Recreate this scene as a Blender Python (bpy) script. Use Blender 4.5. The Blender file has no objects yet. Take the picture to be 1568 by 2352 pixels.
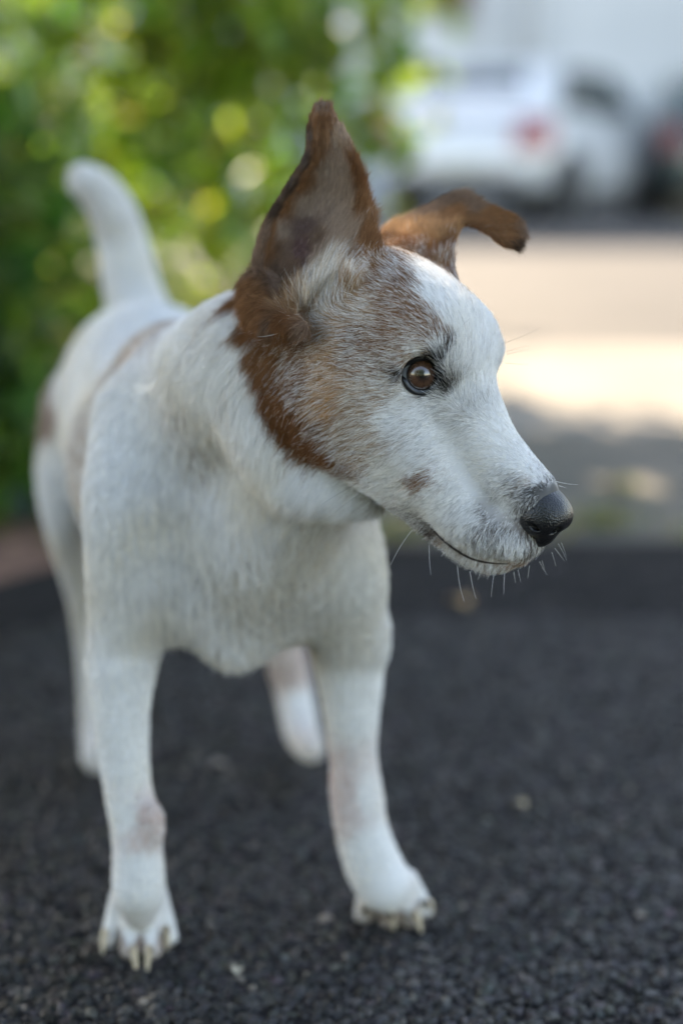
import bpy, math, random, time
import numpy as np
T0 = time.time()
# ---------------------------------------------------------------- camera
sc = bpy.context.scene
FPX = 3267.                                # focal length in 1/1568ths of the picture's width (50 mm on a 24 mm wide frame)
PITCH = math.radians(13.5)
CAM = np.array([0, 0, .465]); CX = np.array([1., 0, 0])
CV = np.array([0, math.cos(PITCH), -math.sin(PITCH)]); CU = np.array([0, math.sin(PITCH), math.cos(PITCH)])
def P(x, y, d):                            # a measured picture point at a measured depth -> its place in the world (metres)
    return CAM+(x-784)/FPX*d*CX-(y-1176)/FPX*d*CU+d*CV
def G(x, y, z=0.):                         # the same on the ground
    q = P(x, y, 1)-CAM
    return CAM+q*((z-CAM[2])/q[2])
cd = bpy.data.cameras.new('camera'); co = bpy.data.objects.new('camera', cd); sc.collection.objects.link(co); sc.camera = co
cd.sensor_fit = 'HORIZONTAL'; cd.sensor_width = 24; cd.lens = 50; cd.clip_start = .02; cd.clip_end = 500
co.location = CAM; co.rotation_euler = (math.pi/2-PITCH, 0, 0)
cd.dof.use_dof = True; cd.dof.focus_distance = .700; cd.dof.aperture_fstop = 2.2; cd.dof.aperture_blades = 0
# ---------------------------------------------------------------- light: low sun from behind left, clear sky
SUN = np.array((-.45, .75, .70)); SUN /= np.linalg.norm(SUN)
w = bpy.data.worlds.new('World'); sc.world = w; w.use_nodes = True
sky = w.node_tree.nodes.new('ShaderNodeTexSky'); sky.sky_type = 'NISHITA'; sky.sun_disc = False
sky.sun_elevation = math.asin(SUN[2]); sky.sun_rotation = math.atan2(SUN[0], SUN[1]) % (2*math.pi)
bg = w.node_tree.nodes['Background']; bg.inputs['Strength'].default_value = .12
w.node_tree.links.new(sky.outputs[0], bg.inputs['Color'])
sl_ = bpy.data.lights.new('sun', 'SUN'); so = bpy.data.objects.new('sun', sl_); sc.collection.objects.link(so)
sl_.energy = 3.2; sl_.angle = math.radians(.53); sl_.color = (1, .93, .82)
from mathutils import Vector, noise
so.rotation_euler = Vector(SUN).to_track_quat('Z', 'Y').to_euler(); so.location = (-4, 7, 6)
vs_ = sc.view_settings; vs_.view_transform = 'Standard'; vs_.look = 'None'; vs_.gamma = 1; vs_.use_curve_mapping = False
vs_.exposure = 2.95
vs_.use_white_balance = True; vs_.white_balance_temperature = 8200; vs_.white_balance_tint = 12
sc.render.engine = 'CYCLES'; cy = sc.cycles
cy.max_bounces = 12; cy.diffuse_bounces = 4; cy.glossy_bounces = 3; cy.transmission_bounces = 4; cy.transparent_max_bounces = 8
cy.sample_clamp_indirect = 6; cy.use_denoising = True; cy.denoiser = 'OPENIMAGEDENOISE'; cy.denoising_input_passes = 'RGB_ALBEDO_NORMAL'; cy.denoising_prefilter = 'ACCURATE'
FUR = 1.0
rng = np.random.default_rng(7); random.seed(7)
SHADE_Y = 1.55
TANA, TANB = (.032, .029, .0268), (.048, .043, .0395)
PALA, PALB = (.12, .108, .091), (.20, .18, .152)
def surface_nets(D):
    s = D < 0
    c = np.zeros(tuple(n-1 for n in D.shape), np.uint8)
    for i in (0, 1):
        for j in (0, 1):
            for k in (0, 1):
                c += s[i:s.shape[0]-1+i, j:s.shape[1]-1+j, k:s.shape[2]-1+k]
    act = np.argwhere((c > 0) & (c < 8))
    idx = np.full(c.shape, -1, np.int32); idx[tuple(act.T)] = np.arange(len(act))
    cor = np.array([(i, j, k) for i in (0, 1) for j in (0, 1) for k in (0, 1)])
    val = np.stack([D[act[:, 0]+o[0], act[:, 1]+o[1], act[:, 2]+o[2]] for o in cor], 1)
    acc = np.zeros((len(act), 3)); cnt = np.zeros(len(act))
    for a in range(8):
        for b in range(a+1, 8):
            if np.abs(cor[a]-cor[b]).sum() == 1:
                m = (val[:, a] < 0) != (val[:, b] < 0)
                t = val[m, a]/(val[m, a]-val[m, b])
                acc[m] += cor[a]+t[:, None]*(cor[b]-cor[a]); cnt[m] += 1
    v = act+acc/cnt[:, None]
    quads = []
    for ax in range(3):
        o1, o2 = [e for e in range(3) if e != ax]
        n = list(D.shape); lo = [slice(None)]*3; hi = [slice(None)]*3
        lo[ax] = slice(0, n[ax]-1); hi[ax] = slice(1, n[ax])
        A, B = s[tuple(lo)], s[tuple(hi)]
        e = np.argwhere(A != B); e = e[(e[:, o1] > 0) & (e[:, o2] > 0) & (e[:, o1] < n[o1]-1) & (e[:, o2] < n[o2]-1)]
        ins = A[tuple(e.T)]
        def cell(d1, d2):
            q = e.copy(); q[:, o1] += d1; q[:, o2] += d2
            return idx[tuple(q.T)]
        q = np.stack([cell(-1, -1), cell(0, -1), cell(0, 0), cell(-1, 0)], 1)
        flip = ins if ax != 1 else ~ins
        q[~flip] = q[~flip][:, ::-1]
        quads.append(q)
    return v, np.concatenate(quads)
def np_mesh(name, v, q):
    me = bpy.data.meshes.new(name); n = q.shape[1]
    me.vertices.add(len(v)); me.vertices.foreach_set('co', np.asarray(v, np.float32).ravel())
    me.loops.add(q.size); me.loops.foreach_set('vertex_index', q.ravel().astype(np.int32))
    me.polygons.add(len(q)); me.polygons.foreach_set('loop_start', np.arange(0, q.size, n, dtype=np.int32))
    me.polygons.foreach_set('use_smooth', np.ones(len(q), bool))
    me.update(calc_edges=True); return me
# ---------------------------------------------------------------- helpers
def mat(name, rough=.6, col=None, spec=.5):
    m = bpy.data.materials.new(name); m.use_nodes = True; b = m.node_tree.nodes['Principled BSDF']
    b.inputs['Roughness'].default_value = rough; b.inputs['Specular IOR Level'].default_value = spec
    if col: b.inputs['Base Color'].default_value = (*col, 1)
    return m
def N(m, t, **k):
    n = m.node_tree.nodes.new(t)
    for a, b in k.items():
        if hasattr(n, a): setattr(n, a, b)
        else: n.inputs[a].default_value = b
    return n
def lk(m, a, b): m.node_tree.links.new(a, b)
def BS(m): return m.node_tree.nodes['Principled BSDF']
def attr_col(m, name):
    a = N(m, 'ShaderNodeAttribute', attribute_name=name); lk(m, a.outputs['Color'], BS(m).inputs['Base Color']); return a
def mottle(m, scale, c1, c2, detail=6, lo=.35, hi=.65, bump=0., bscale=None):
    tc = N(m, 'ShaderNodeTexCoord'); t = N(m, 'ShaderNodeTexNoise', Scale=scale, Detail=detail)
    r = N(m, 'ShaderNodeValToRGB'); e = r.color_ramp.elements; e[0].position = lo; e[1].position = hi; e[0].color = (*c1, 1); e[1].color = (*c2, 1)
    lk(m, tc.outputs['Object'], t.inputs['Vector']); lk(m, t.outputs[0], r.inputs[0]); lk(m, r.outputs[0], BS(m).inputs['Base Color'])
    if bump:
        t2 = N(m, 'ShaderNodeTexNoise', Scale=bscale or scale*6, Detail=4); b = N(m, 'ShaderNodeBump', Distance=bump, Strength=.7)
        lk(m, tc.outputs['Object'], t2.inputs['Vector']); lk(m, t2.outputs[0], b.inputs['Height']); lk(m, b.outputs[0], BS(m).inputs['Normal'])
    return m
def link(name, me, m, parent=None, loc=None):
    o = bpy.data.objects.new(name, me); sc.collection.objects.link(o)
    for x in (m if isinstance(m, list) else [m]): me.materials.append(x)
    if parent is not None: o.parent = parent
    if loc is not None: o.location = loc
    return o
def thing(name, label, cat, loc=(0, 0, 0), rz=0., group=None):
    o = bpy.data.objects.new(name, None); sc.collection.objects.link(o); o.location = loc; o.rotation_euler = (0, 0, rz); o.empty_display_size = .1
    return tag(o, label, cat, group)
def tag(o, label, cat, group=None):
    o['label'] = label; o['category'] = cat
    if group: o['group'] = group
    return o
class MB:                                  # collects verts and faces for one mesh
    def __init__(s): s.v, s.f, s.c = [], [], []
    def add(s, vs, fs):
        n = len(s.v); s.v += [tuple(x) for x in vs]; s.f += [tuple(i+n for i in f) for f in fs]; return s
    def box(s, lo, hi):
        x0, y0, z0 = lo; x1, y1, z1 = hi
        return s.add([(x0, y0, z0), (x1, y0, z0), (x1, y1, z0), (x0, y1, z0), (x0, y0, z1), (x1, y0, z1), (x1, y1, z1), (x0, y1, z1)],
                     [(3, 2, 1, 0), (4, 5, 6, 7), (0, 1, 5, 4), (1, 2, 6, 5), (2, 3, 7, 6), (3, 0, 4, 7)])
    def mesh(s, name, smooth=False):
        me = bpy.data.meshes.new(name); me.from_pydata(s.v, [], s.f); me.update()
        if smooth: me.polygons.foreach_set('use_smooth', [True]*len(me.polygons))
        return me
def limb(mb, pts, rads, sides=8):
    pts = np.asarray(pts, float); vs = []
    for i, p in enumerate(pts):
        t = pts[min(i+1, len(pts)-1)]-pts[max(i-1, 0)]; t /= np.linalg.norm(t)
        a = np.cross(t, (.31, .52, .79)); a /= np.linalg.norm(a); b = np.cross(t, a)
        vs += [p+rads[i]*(math.cos(u)*a+math.sin(u)*b) for u in np.arange(sides)*2*math.pi/sides]
    n = len(pts); mb.add(vs, [(i*sides+j, i*sides+(j+1) % sides, (i+1)*sides+(j+1) % sides, (i+1)*sides+j) for i in range(n-1) for j in range(sides)]+[tuple(range(sides))[::-1], tuple(range((n-1)*sides, n*sides))])
def sheet_obj(name, poly, z, m):
    o = link(name, MB().add([(x, y, z) for x, y in poly], [tuple(range(len(poly)))]).mesh(name), m); o['kind'] = 'structure'; return o

# ---------------------------------------------------------------- ground
m_earth = mottle(mat('far ground', .9), .6, (.10, .09, .07), (.16, .15, .12))
sheet_obj('ground', [(-150, -150), (150, -150), (150, 220), (-150, 220)], -.012, m_earth)
m_tan = mottle(mat('tan road', .85), 1.4, TANA, TANB, bump=.002, bscale=60)
sheet_obj('road', [(-30, 3.86), (40, 3.86), (40, 24), (-30, 24)], -.004, m_tan)
m_pale = mottle(mat('pale paving', .85), 2.2, PALA, PALB, bump=.002, bscale=70)
sheet_obj('pavement', [(-6, 2.58), (9, 2.64), (9, 3.86), (-6, 3.86)], -.004, m_pale)
m_old = mottle(mat('old mossy concrete', .9), 4.5, (.060, .057, .043), (.135, .112, .086), lo=.36, hi=.64, bump=.003, bscale=90)
sheet_obj('path', [(-6, 1.76), (9, 1.79), (9, 2.64), (-6, 2.58)], -.004, m_old)
m_asph = mat('asphalt', .9, spec=.15)
tc = N(m_asph, 'ShaderNodeTexCoord'); vo = N(m_asph, 'ShaderNodeTexVoronoi', Scale=260.); no = N(m_asph, 'ShaderNodeTexNoise', Scale=5., Detail=8.)
rp = N(m_asph, 'ShaderNodeValToRGB'); e = rp.color_ramp.elements; e[0].position = .0; e[1].position = 1; e[0].color = (.010, .0096, .010, 1); e[1].color = (.029, .0265, .026, 1)
x = e.new(.86); x.color = (.015, .0138, .0138, 1)
mxa = N(m_asph, 'ShaderNodeMix', data_type='RGBA', blend_type='MULTIPLY'); mxa.inputs[0].default_value = .8
rn = N(m_asph, 'ShaderNodeValToRGB'); rn.color_ramp.elements[0].position = .35; rn.color_ramp.elements[1].position = .7; rn.color_ramp.elements[0].color = (.62, .62, .66, 1); rn.color_ramp.elements[1].color = (1.45, 1.36, 1.3, 1)
bp = N(m_asph, 'ShaderNodeBump', Distance=.004, Strength=.8)
for a, b in ((tc.outputs['Object'], vo.inputs['Vector']), (tc.outputs['Object'], no.inputs['Vector']), (vo.outputs['Color'], rp.inputs[0]), (no.outputs[0], rn.inputs[0]), (rp.outputs[0], mxa.inputs[6]), (rn.outputs[0], mxa.inputs[7]), (mxa.outputs[2], BS(m_asph).inputs['Base Color']), (vo.outputs['Distance'], bp.inputs['Height']), (bp.outputs[0], BS(m_asph).inputs['Normal'])): lk(m_asph, a, b)
sheet_obj('asphalt', [(-6, -6), (9, -6), (9, 1.79), (.3, 1.775), (-.30, 1.72), (-.42, 1.56), (-1.2, 1.50), (-6, 1.45)], 0, m_asph)
m_soil = mottle(mat('soil', .95), 30, (.09, .042, .026), (.22, .11, .07), bump=.006, bscale=60)
sheet_obj('soil', [(-6, 1.40), (-1.2, 1.46), (-.40, 1.53), (-.27, 1.72), (-.22, 2.2), (-.1, 4.6), (-6, 4.6)], -.001, m_soil)
# loose and set stones of the near asphalt: one mass
def stones(name, xs, ys, n, r0, r1, pale):
    ico_v = np.array([(0, 0, 1), (.9, 0, .4), (.28, .85, .4), (-.72, .53, .4), (-.72, -.53, .4), (.28, -.85, .4), (.72, .53, -.4), (-.28, .85, -.4), (-.9, 0, -.4), (-.28, -.85, -.4), (.72, -.53, -.4)])
    ico_f = np.array([(0, i, i % 5+1) for i in range(1, 6)]+[(1, 6, 2), (2, 6, 7), (2, 7, 3), (3, 7, 8), (3, 8, 4), (4, 8, 9), (4, 9, 5), (5, 9, 10), (5, 10, 1), (1, 10, 6)])
    c = np.column_stack([rng.uniform(*xs, n), rng.uniform(*ys, n), np.zeros(n)]); k = n*2//5
    c[:k, 0] = rng.normal(0, .5, k); c[:k, 1] = rng.normal(.95, .36, k); far = (c[:, 1] > 1.68) | ((c[:, 1] > 1.42) & (c[:, 0] < -.3)); c[far, 1] = 1.0; r = r0*(r1/r0)**rng.random(n)
    c[:, 2] = r*rng.uniform(-.25, .35, n)
    v = ico_v[None]*(1+.28*rng.normal(size=(n, 11, 1)))*r[:, None, None]*np.column_stack([rng.uniform(.8, 1.3, n), rng.uniform(.8, 1.3, n), rng.uniform(.5, .8, n)])[:, None]
    a = rng.uniform(0, 6.28, n); ca, sa = np.cos(a)[:, None], np.sin(a)[:, None]
    v = np.stack([v[..., 0]*ca-v[..., 1]*sa, v[..., 0]*sa+v[..., 1]*ca, v[..., 2]], -1)+c[:, None]
    f = (ico_f[None]+11*np.arange(n)[:, None, None]).reshape(-1, 3)
    me = np_mesh(name, v.reshape(-1, 3), f); me.polygons.foreach_set('use_smooth', np.zeros(len(f), bool))
    g = .0055+.036*rng.random(n)**2.4; col = g[:, None]*np.array((1.10, .965, .88))*(1+.10*rng.normal(size=(n, 3)))
    k = rng.random(n) < pale; col[k] = np.array((.16, .13, .10))*rng.uniform(.6, 1.3, (k.sum(), 1)); k = rng.random(n) < pale*4; col[k] *= 2.0
    at = me.attributes.new('stone', 'FLOAT_COLOR', 'POINT'); at.data.foreach_set('color', np.repeat(np.column_stack([np.clip(col, .004, 1), np.ones(n)]), 11, 0).astype(np.float32).ravel())
    return me
m_stone = mat('aggregate', .5, spec=.35); attr_col(m_stone, 'stone')
gr = link('asphalt_grit', stones('asphalt_grit', (-.34, .36), (.58, 1.45), 70000, .0012, .0042, .004), m_stone); gr['kind'] = 'stuff'

# ---------------------------------------------------------------- leaves
LEAF_V = np.array([(0, 0, 0), (-.30, .35, .07), (0, .40, -.02), (.30, .35, .07), (-.22, .72, .03), (0, .75, -.07), (.22, .72, .03), (0, 1.05, -.16)])
LEAF_F = np.array([(0, 2, 1), (0, 3, 2), (1, 2, 5), (1, 5, 4), (2, 3, 6), (2, 6, 5), (4, 5, 7), (5, 6, 7)])
def leaf_mesh(name, base, out, size, tint):           # base points, pointing directions, lengths, tints
    n = len(base); y = out/np.linalg.norm(out, axis=1, keepdims=True)
    up = rng.normal(0, .55, (n, 3))+np.array((0, 0, 1.)); x = np.cross(y, up); x /= np.linalg.norm(x, axis=1, keepdims=True); z = np.cross(x, y)
    s = size[:, None, None]
    v = base[:, None]+s*(LEAF_V[None, :, :1]*x[:, None]+LEAF_V[None, :, 1:2]*y[:, None]+LEAF_V[None, :, 2:]*z[:, None]*rng.uniform(.3, 1.6, (n, 1, 1)))
    me = np_mesh(name, v.reshape(-1, 3), (LEAF_F[None]+8*np.arange(n)[:, None, None]).reshape(-1, 3))
    at = me.attributes.new('leaf', 'FLOAT_COLOR', 'POINT'); at.data.foreach_set('color', np.repeat(np.column_stack([tint, np.ones(n)]), 8, 0).astype(np.float32).ravel())
    return me
m_leaf = mat('leaf', .42, spec=.45); nt_ = m_leaf.node_tree; la = attr_col(m_leaf, 'leaf')
trl = N(m_leaf, 'ShaderNodeBsdfTranslucent'); hs = N(m_leaf, 'ShaderNodeMix', data_type='RGBA', blend_type='MULTIPLY'); hs.inputs[0].default_value = 1; hs.inputs[7].default_value = (3.5, 3.1, 1.35, 1)
lk(m_leaf, la.outputs['Color'], hs.inputs[6]); lk(m_leaf, hs.outputs[2], trl.inputs['Color']); mxl = N(m_leaf, 'ShaderNodeMixShader'); mxl.inputs[0].default_value = .5
lk(m_leaf, BS(m_leaf).outputs[0], mxl.inputs[1]); lk(m_leaf, trl.outputs[0], mxl.inputs[2]); lk(m_leaf, mxl.outputs[0], nt_.nodes['Material Output'].inputs['Surface'])
m_bark = mottle(mat('bark', .9), 18, (.05, .035, .025), (.13, .10, .075), bump=.01, bscale=40)
def tints(n, base=(.055, .105, .018), var=.3):
    t = np.array(base)*np.clip(rng.normal(1, var, (n, 1)), .35, 2); k = rng.random(n) < .11; t[k] = t[k]*np.array((2.2, 1.5, 2.6)); t[:, 0] *= np.clip(rng.normal(1, .25, n), .5, 2); return t
def twigs(centres, spread, per, size, drop=.2):       # leaves grouped round twig ends
    c = np.repeat(centres, per, 0); n = len(c); d = rng.normal(size=(n, 3)); d[:, 2] -= drop
    return c+rng.normal(size=(n, 3))*spread, d, size*np.clip(rng.normal(1, .25, n), .5, 1.6)
def in_boxes(k, boxes):
    out = []
    w_ = np.array([np.prod(np.array(b[1])-np.array(b[0]))*b[2] for b in boxes]); w_ = w_/w_.sum()
    for b, q in zip(boxes, w_):
        out.append(rng.uniform(b[0], b[1], (max(1, int(k*q)), 3)))
    return np.concatenate(out)
def plant(name, label, cat, loc, centres, spread, per, size, tint, stems, clear=None, group=None, var=.3):
    t = thing(name, label, cat, loc, group=group); L0 = np.array(loc)
    b, d, s = twigs(centres, spread, per, size)
    if clear is not None: k = clear(b); b, d, s = b[k], d[k], s[k]
    b[:, 2] = np.maximum(b[:, 2], .01)
    link('crown' if 'tree' in name else 'foliage', leaf_mesh('foliage', b-L0, d, s, tints(len(b), tint, var)), m_leaf, t)
    for i, (pts, rads) in enumerate(stems):
        mb = MB(); limb(mb, np.asarray(pts)-L0, rads, 10 if i == 0 else 6); link('trunk' if i == 0 else 'branch', mb.mesh('stem', True), m_bark, t)
    return t
# gaps in the canopy through which the sun reaches the dog
SPOTS = [(P(372, 792, .90), .014), (P(985, 530, .755), .020), (G(1440, 1105), .02)]
def clear_of_spots(b, near=.055):
    k = np.ones(len(b), bool)
    for q, r in SPOTS:
        d = b-q; t = d@SUN; k &= ~((np.linalg.norm(d-t[:, None]*SUN, axis=1) < r+near) & (t > .1))
    return k
# shade tree: canopy above the frame, over the dog on the sun's side
def shade_boxes():
    out = []
    for z in (1.75, 2.1, 2.45, 2.8, 3.2, 3.6):
        k = z/SUN[2]; cx, cy_ = SUN[0]*k, SUN[1]*k
        out.append(((-1.5+cx, -1.4+cy_, z-.15), (1.1+cx, SHADE_Y+cy_, z+.15), 1))
    for z in (1.9, 2.3, 2.7): out.append(((.22+SUN[0]/SUN[2]*z, 1.4+SUN[1]/SUN[2]*z, z-.12), (1.5+SUN[0]/SUN[2]*z, 2.42+SUN[1]/SUN[2]*z, z+.12), 1.6))
    return out
tc0 = in_boxes(3900, shade_boxes())
plant('shade_tree', 'broad leafy tree whose canopy shades the dog from the left rear', 'tree', (-3.1, 4.6, 0), tc0, .11, 11, .085, (.05, .10, .018),
      [([(-3.1, 4.6, -.05), (-3.05, 4.55, .8), (-2.9, 4.4, 1.6), (-2.6, 4.1, 2.4), (-2.4, 3.9, 3.4)], [.13, .11, .10, .08, .03]), ([(-2.9, 4.4, 1.6), (-2.2, 3.6, 2.2), (-1.4, 2.8, 2.5)], [.07, .05, .02]), ([(-2.6, 4.1, 2.4), (-1.8, 4.4, 2.9), (-1.1, 4.8, 3.2)], [.06, .04, .015])], clear_of_spots)
# big-leaved shrub behind the dog's back
def px(x0, x1, y0, y1, d0, d1, k):        # n twig centres filling a measured frustum
    n = int(k); d = rng.uniform(d0, d1, n); q = np.array([P(x, y, z) for x, y, z in zip(rng.uniform(x0, x1, n), rng.uniform(y0, y1, n), d)]); return q[q[:, 2] > .03]
# ---------------------------------------------------------------- shrubs behind the dog
sb = in_boxes(560, [((-1.6, 2.8, .05), (-.28, 3.6, 1.35), .75), ((-.34, 2.9, .60), (.14, 3.4, 1.2), 2.2), ((-.22, 2.9, .36), (.02, 3.4, .66), .5), ((.02, 2.9, .40), (.13, 3.3, .60), .9), ((-.42, 2.9, .08), (-.12, 3.7, .75), .9), ((-.75, 2.4, .5), (-.35, 2.75, 1.0), .5)])
plant('leafy_shrub', 'tall loose shrub with large sunlit green leaves right behind the dog', 'shrub', (-.7, 3.2, 0), sb, .075, 8, .072, (.064, .118, .022),
      [([(-.7, 3.2, -.05), (-.68, 3.2, .4), (-.6, 3.15, .8), (-.5, 3.1, 1.2)], [.022, .018, .013, .006]), ([(-.7, 3.2, .1), (-.45, 3.15, .5), (-.15, 3.1, .8), (.08, 3.1, .9)], [.014, .011, .007, .003]), ([(-.72, 3.2, .1), (-.95, 3.2, .6), (-1.1, 3.2, 1.1)], [.014, .01, .004])], clear_of_spots)
sb = in_boxes(330, [((-1.0, 1.9, .02), (-.44, 2.5, .55), 1), ((-.62, 1.80, .02), (-.41, 2.1, .30), 1.6)])
plant('low_shrub', 'dark green low shrub growing from the soil at the left edge', 'shrub', (-.8, 2.2, 0), sb, .05, 10, .055, (.030, .070, .016),
      [([(-.8, 2.2, -.05), (-.78, 2.2, .2), (-.75, 2.2, .45)], [.012, .010, .004]), ([(-.8, 2.2, .05), (-.6, 2.15, .2), (-.5, 2.1, .3)], [.008, .006, .003])], clear_of_spots)
sb = in_boxes(420, [((-3.4, 5.2, .05), (-.75, 6.2, 1.9), 1), ((-.9, 5.3, .05), (-.25, 6.0, .75), .5)])
plant('hedge_bush', 'dense dark hedge bush farther back at the left', 'shrub', (-1.9, 5.7, 0), sb, .14, 12, .075, (.032, .075, .018),
      [([(-1.9, 5.7, -.05), (-1.88, 5.7, .6), (-1.85, 5.7, 1.5)], [.05, .04, .01])], clear_of_spots)
# grass along the edge of the asphalt
g = np.concatenate([np.column_stack([rng.normal(x0, .03, k), rng.normal(y0, .012, k), np.zeros(k)]) for x0, y0, k in ((.075, 1.80, 90), (.355, 1.86, 110), (.50, 1.80, 60), (-.30, 1.75, 120), (.24, 1.80, 40))])
d = np.column_stack([rng.normal(0, .35, (len(g), 2)), np.ones(len(g))]); yy = d/np.linalg.norm(d, axis=1, keepdims=True); sx = np.cross(yy, rng.normal(size=(len(g), 3))); sx /= np.linalg.norm(sx, axis=1, keepdims=True); hh = rng.uniform(.012, .05, len(g))[:, None]
v = np.stack([g-sx*.0015, g+sx*.0015, g+yy*hh*.6+sx*.001, g+yy*hh+np.array((0, 0, -.3))*hh*.3], 1)
me = np_mesh('grass', v.reshape(-1, 3), (np.array([(0, 1, 2, 3)])[None]+4*np.arange(len(g))[:, None, None]).reshape(-1, 4))
gt = np.where(rng.random(len(g))[:, None] < .3, (.30, .20, .05), (.09, .13, .02)); a = me.attributes.new('leaf', 'FLOAT_COLOR', 'POINT'); a.data.foreach_set('color', np.repeat(np.column_stack([gt, np.ones(len(g))]), 4, 0).astype(np.float32).ravel())
m_grass = mat('grass blade', .6); attr_col(m_grass, 'leaf'); link('grass', me, m_grass)['kind'] = 'stuff'
# fallen leaves and crumbs on the asphalt
def fallen(x, y, size, rz, col, label, dz=.004):
    q = G(x, y); u = np.linspace(-1, 1, 9); vs, fs = [], []
    for i, a in enumerate(np.linspace(0, 1, 11)):
        wv = .42*math.sin(math.pi*a**.8)**.8+.004
        for b_ in u: vs.append((wv*b_, a-.5, .16*(b_*b_)*wv*2+.10*math.sin(a*4+b_)+.04*math.sin(7*b_+3*a)))
    fs = [(i*9+j, i*9+j+1, (i+1)*9+j+1, (i+1)*9+j) for i in range(10) for j in range(8)]
    mb = MB().add(np.array(vs)*size, fs); o = link('fallen_leaf', mb.mesh('fallen_leaf', True), mottle(mat('dry leaf', .7), 80, tuple(np.array(col)*.7), tuple(col)))
    o.location = (q[0], q[1], dz+.04*size); o.rotation_euler = (.1, .05, rz); tag(o, label, 'leaf', None)
fallen(1055, 1392, .026, .9, (.40, .25, .12), 'tan fallen leaf on the dark asphalt right below the chin')
fallen(1192, 1856, .011, 1.2, (.42, .34, .22), 'tiny pale dry leaf scrap on the asphalt right of the forelegs', .003)
fallen(866, 2058, .009, .4, (.34, .15, .05), 'tiny orange brown leaf crumb between the front paws', .003)
fallen(500, 1770, .016, 2.2, (.26, .22, .19), 'greyish leaf fragment on the asphalt between the forelegs, farther back', .003)
fallen(1425, 1128, .05, 1.4, (.45, .36, .09), 'yellow fallen leaf on the old concrete path beyond the muzzle')
fallen(545, 2240, .008, .2, (.42, .37, .28), 'cream leaf crumb just in front of the nearer paw', .003)

sb = in_boxes(900, [((-2.2, -2.3, .05), (.75, -1.3, 1.75), 1), ((-1.8, -2.1, 1.7), (.4, -1.5, 2.0), .5)])  # unseen leaf mass added behind the camera to darken the dog's chest
plant('light_block_bush', 'added dark bush behind the viewer, blocking front light from the dog', 'shrub', (-.1, -1.9, 0), sb, .12, 14, .075, (.03, .065, .017),
      [([(-.1, -1.9, -.05), (-.1, -1.9, .6), (-.12, -1.9, 1.75)], [.05, .04, .01])])
# ---------------------------------------------------------------- house across the road
HY = 17.0
m_wall = mottle(mat('white render', .9), .8, (.40, .41, .42), (.47, .475, .48), bump=.004, bscale=30)
m_trim = mat('white trim', .55, (.50, .51, .52)); m_glass = mat('window glass', .06, (.03, .06, .065), .6); m_brownw = mottle(mat('brown wood', .6), 5, (.07, .035, .022), (.13, .07, .045))
m_roof = mat('grey roof', .8, (.12, .12, .13)); m_iron = mat('dark iron', .6, (.02, .02, .02))
hs_ = thing('white_house', 'white rendered house closing the street behind the parked cars', 'house', (2, HY, 0))
def hbox(name, lo, hi, m, parent=hs_, bev=0): return link(name, MB().box(lo, hi).mesh(name), m, parent)
OPEN = [(3.15, 1.55, 1.1, 1.5), (-3.9, 1.2, 1.1, 1.5), (-.55, 3.6, 1.0, 1.4), (3.15, 3.9, 1.1, 1.5), (-6.4, 1.2, 1.1, 1.5), (6.3, 1.55, 1.1, 1.5)]   # x, z of the sill, width, height, house-local
mb = MB(); xs = sorted({-11., 9.5}|{v for x, z, w2, h2 in OPEN for v in (x-w2/2, x+w2/2)}); zs = sorted({0., 7.2}|{v for x, z, w2, h2 in OPEN for v in (z, z+h2)})
for i in range(len(xs)-1):
    for j in range(len(zs)-1):
        cx, cz = (xs[i]+xs[i+1])/2, (zs[j]+zs[j+1])/2
        if not any(abs(cx-x) < w2/2 and z < cz < z+h2 for x, z, w2, h2 in OPEN):
            mb.add([(xs[i], 0, zs[j]), (xs[i+1], 0, zs[j]), (xs[i+1], 0, zs[j+1]), (xs[i], 0, zs[j+1])], [(0, 1, 2, 3)])
for x, z, w2, h2 in OPEN:                # reveals
    a, b = x-w2/2, x+w2/2; c0, c1 = z, z+h2
    mb.add([(a, 0, c0), (b, 0, c0), (b, 0, c1), (a, 0, c1), (a, .22, c0), (b, .22, c0), (b, .22, c1), (a, .22, c1)], [(0, 4, 5, 1), (1, 5, 6, 2), (2, 6, 7, 3), (3, 7, 4, 0)])
mb.add([(-11, 0, 0), (-11, 8, 0), (9.5, 8, 0), (9.5, 0, 0), (-11, 0, 7.2), (-11, 8, 7.2), (9.5, 8, 7.2), (9.5, 0, 7.2)], [(0, 4, 5, 1), (1, 5, 6, 2), (2, 6, 7, 3)])
link('wall', mb.mesh('wall'), m_wall, hs_)
for x, z, w2, h2 in OPEN:
    fr = MB(); a, b = x-w2/2, x+w2/2; t_ = .07
    for lo, hi in (((a, .12, z), (a+t_, .19, z+h2)), ((b-t_, .12, z), (b, .19, z+h2)), ((a+t_, .12, z), (b-t_, .19, z+t_)), ((a+t_, .12, z+h2-t_), (b-t_, .19, z+h2)), ((x-.03, .122, z+t_), (x+.03, .188, z+h2-t_))): fr.box(lo, hi)
    wo = link('window', fr.mesh('window'), m_trim, hs_)
    for s0, s1 in ((a+t_, x-.03), (x+.03, b-t_)): link('pane', MB().box((s0, .15, z+t_), (s1, .16, z+h2-t_)).mesh('pane'), m_glass, wo)
    link('sill', MB().box((a-.06, -.07, z-.05), (b+.06, .12, z)).mesh('sill'), m_trim, wo)
mb = MB(); mb.add([(-11.4, -.5, 7.0), (9.9, -.5, 7.0), (9.9, 4, 9.6), (-11.4, 4, 9.6), (-11.4, 8.5, 7.0), (9.9, 8.5, 7.0)], [(0, 1, 2, 3), (3, 2, 5, 4), (0, 3, 4), (1, 5, 2), (0, 4, 5, 1)]); link('roof', mb.mesh('roof'), m_roof, hs_)
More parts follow.
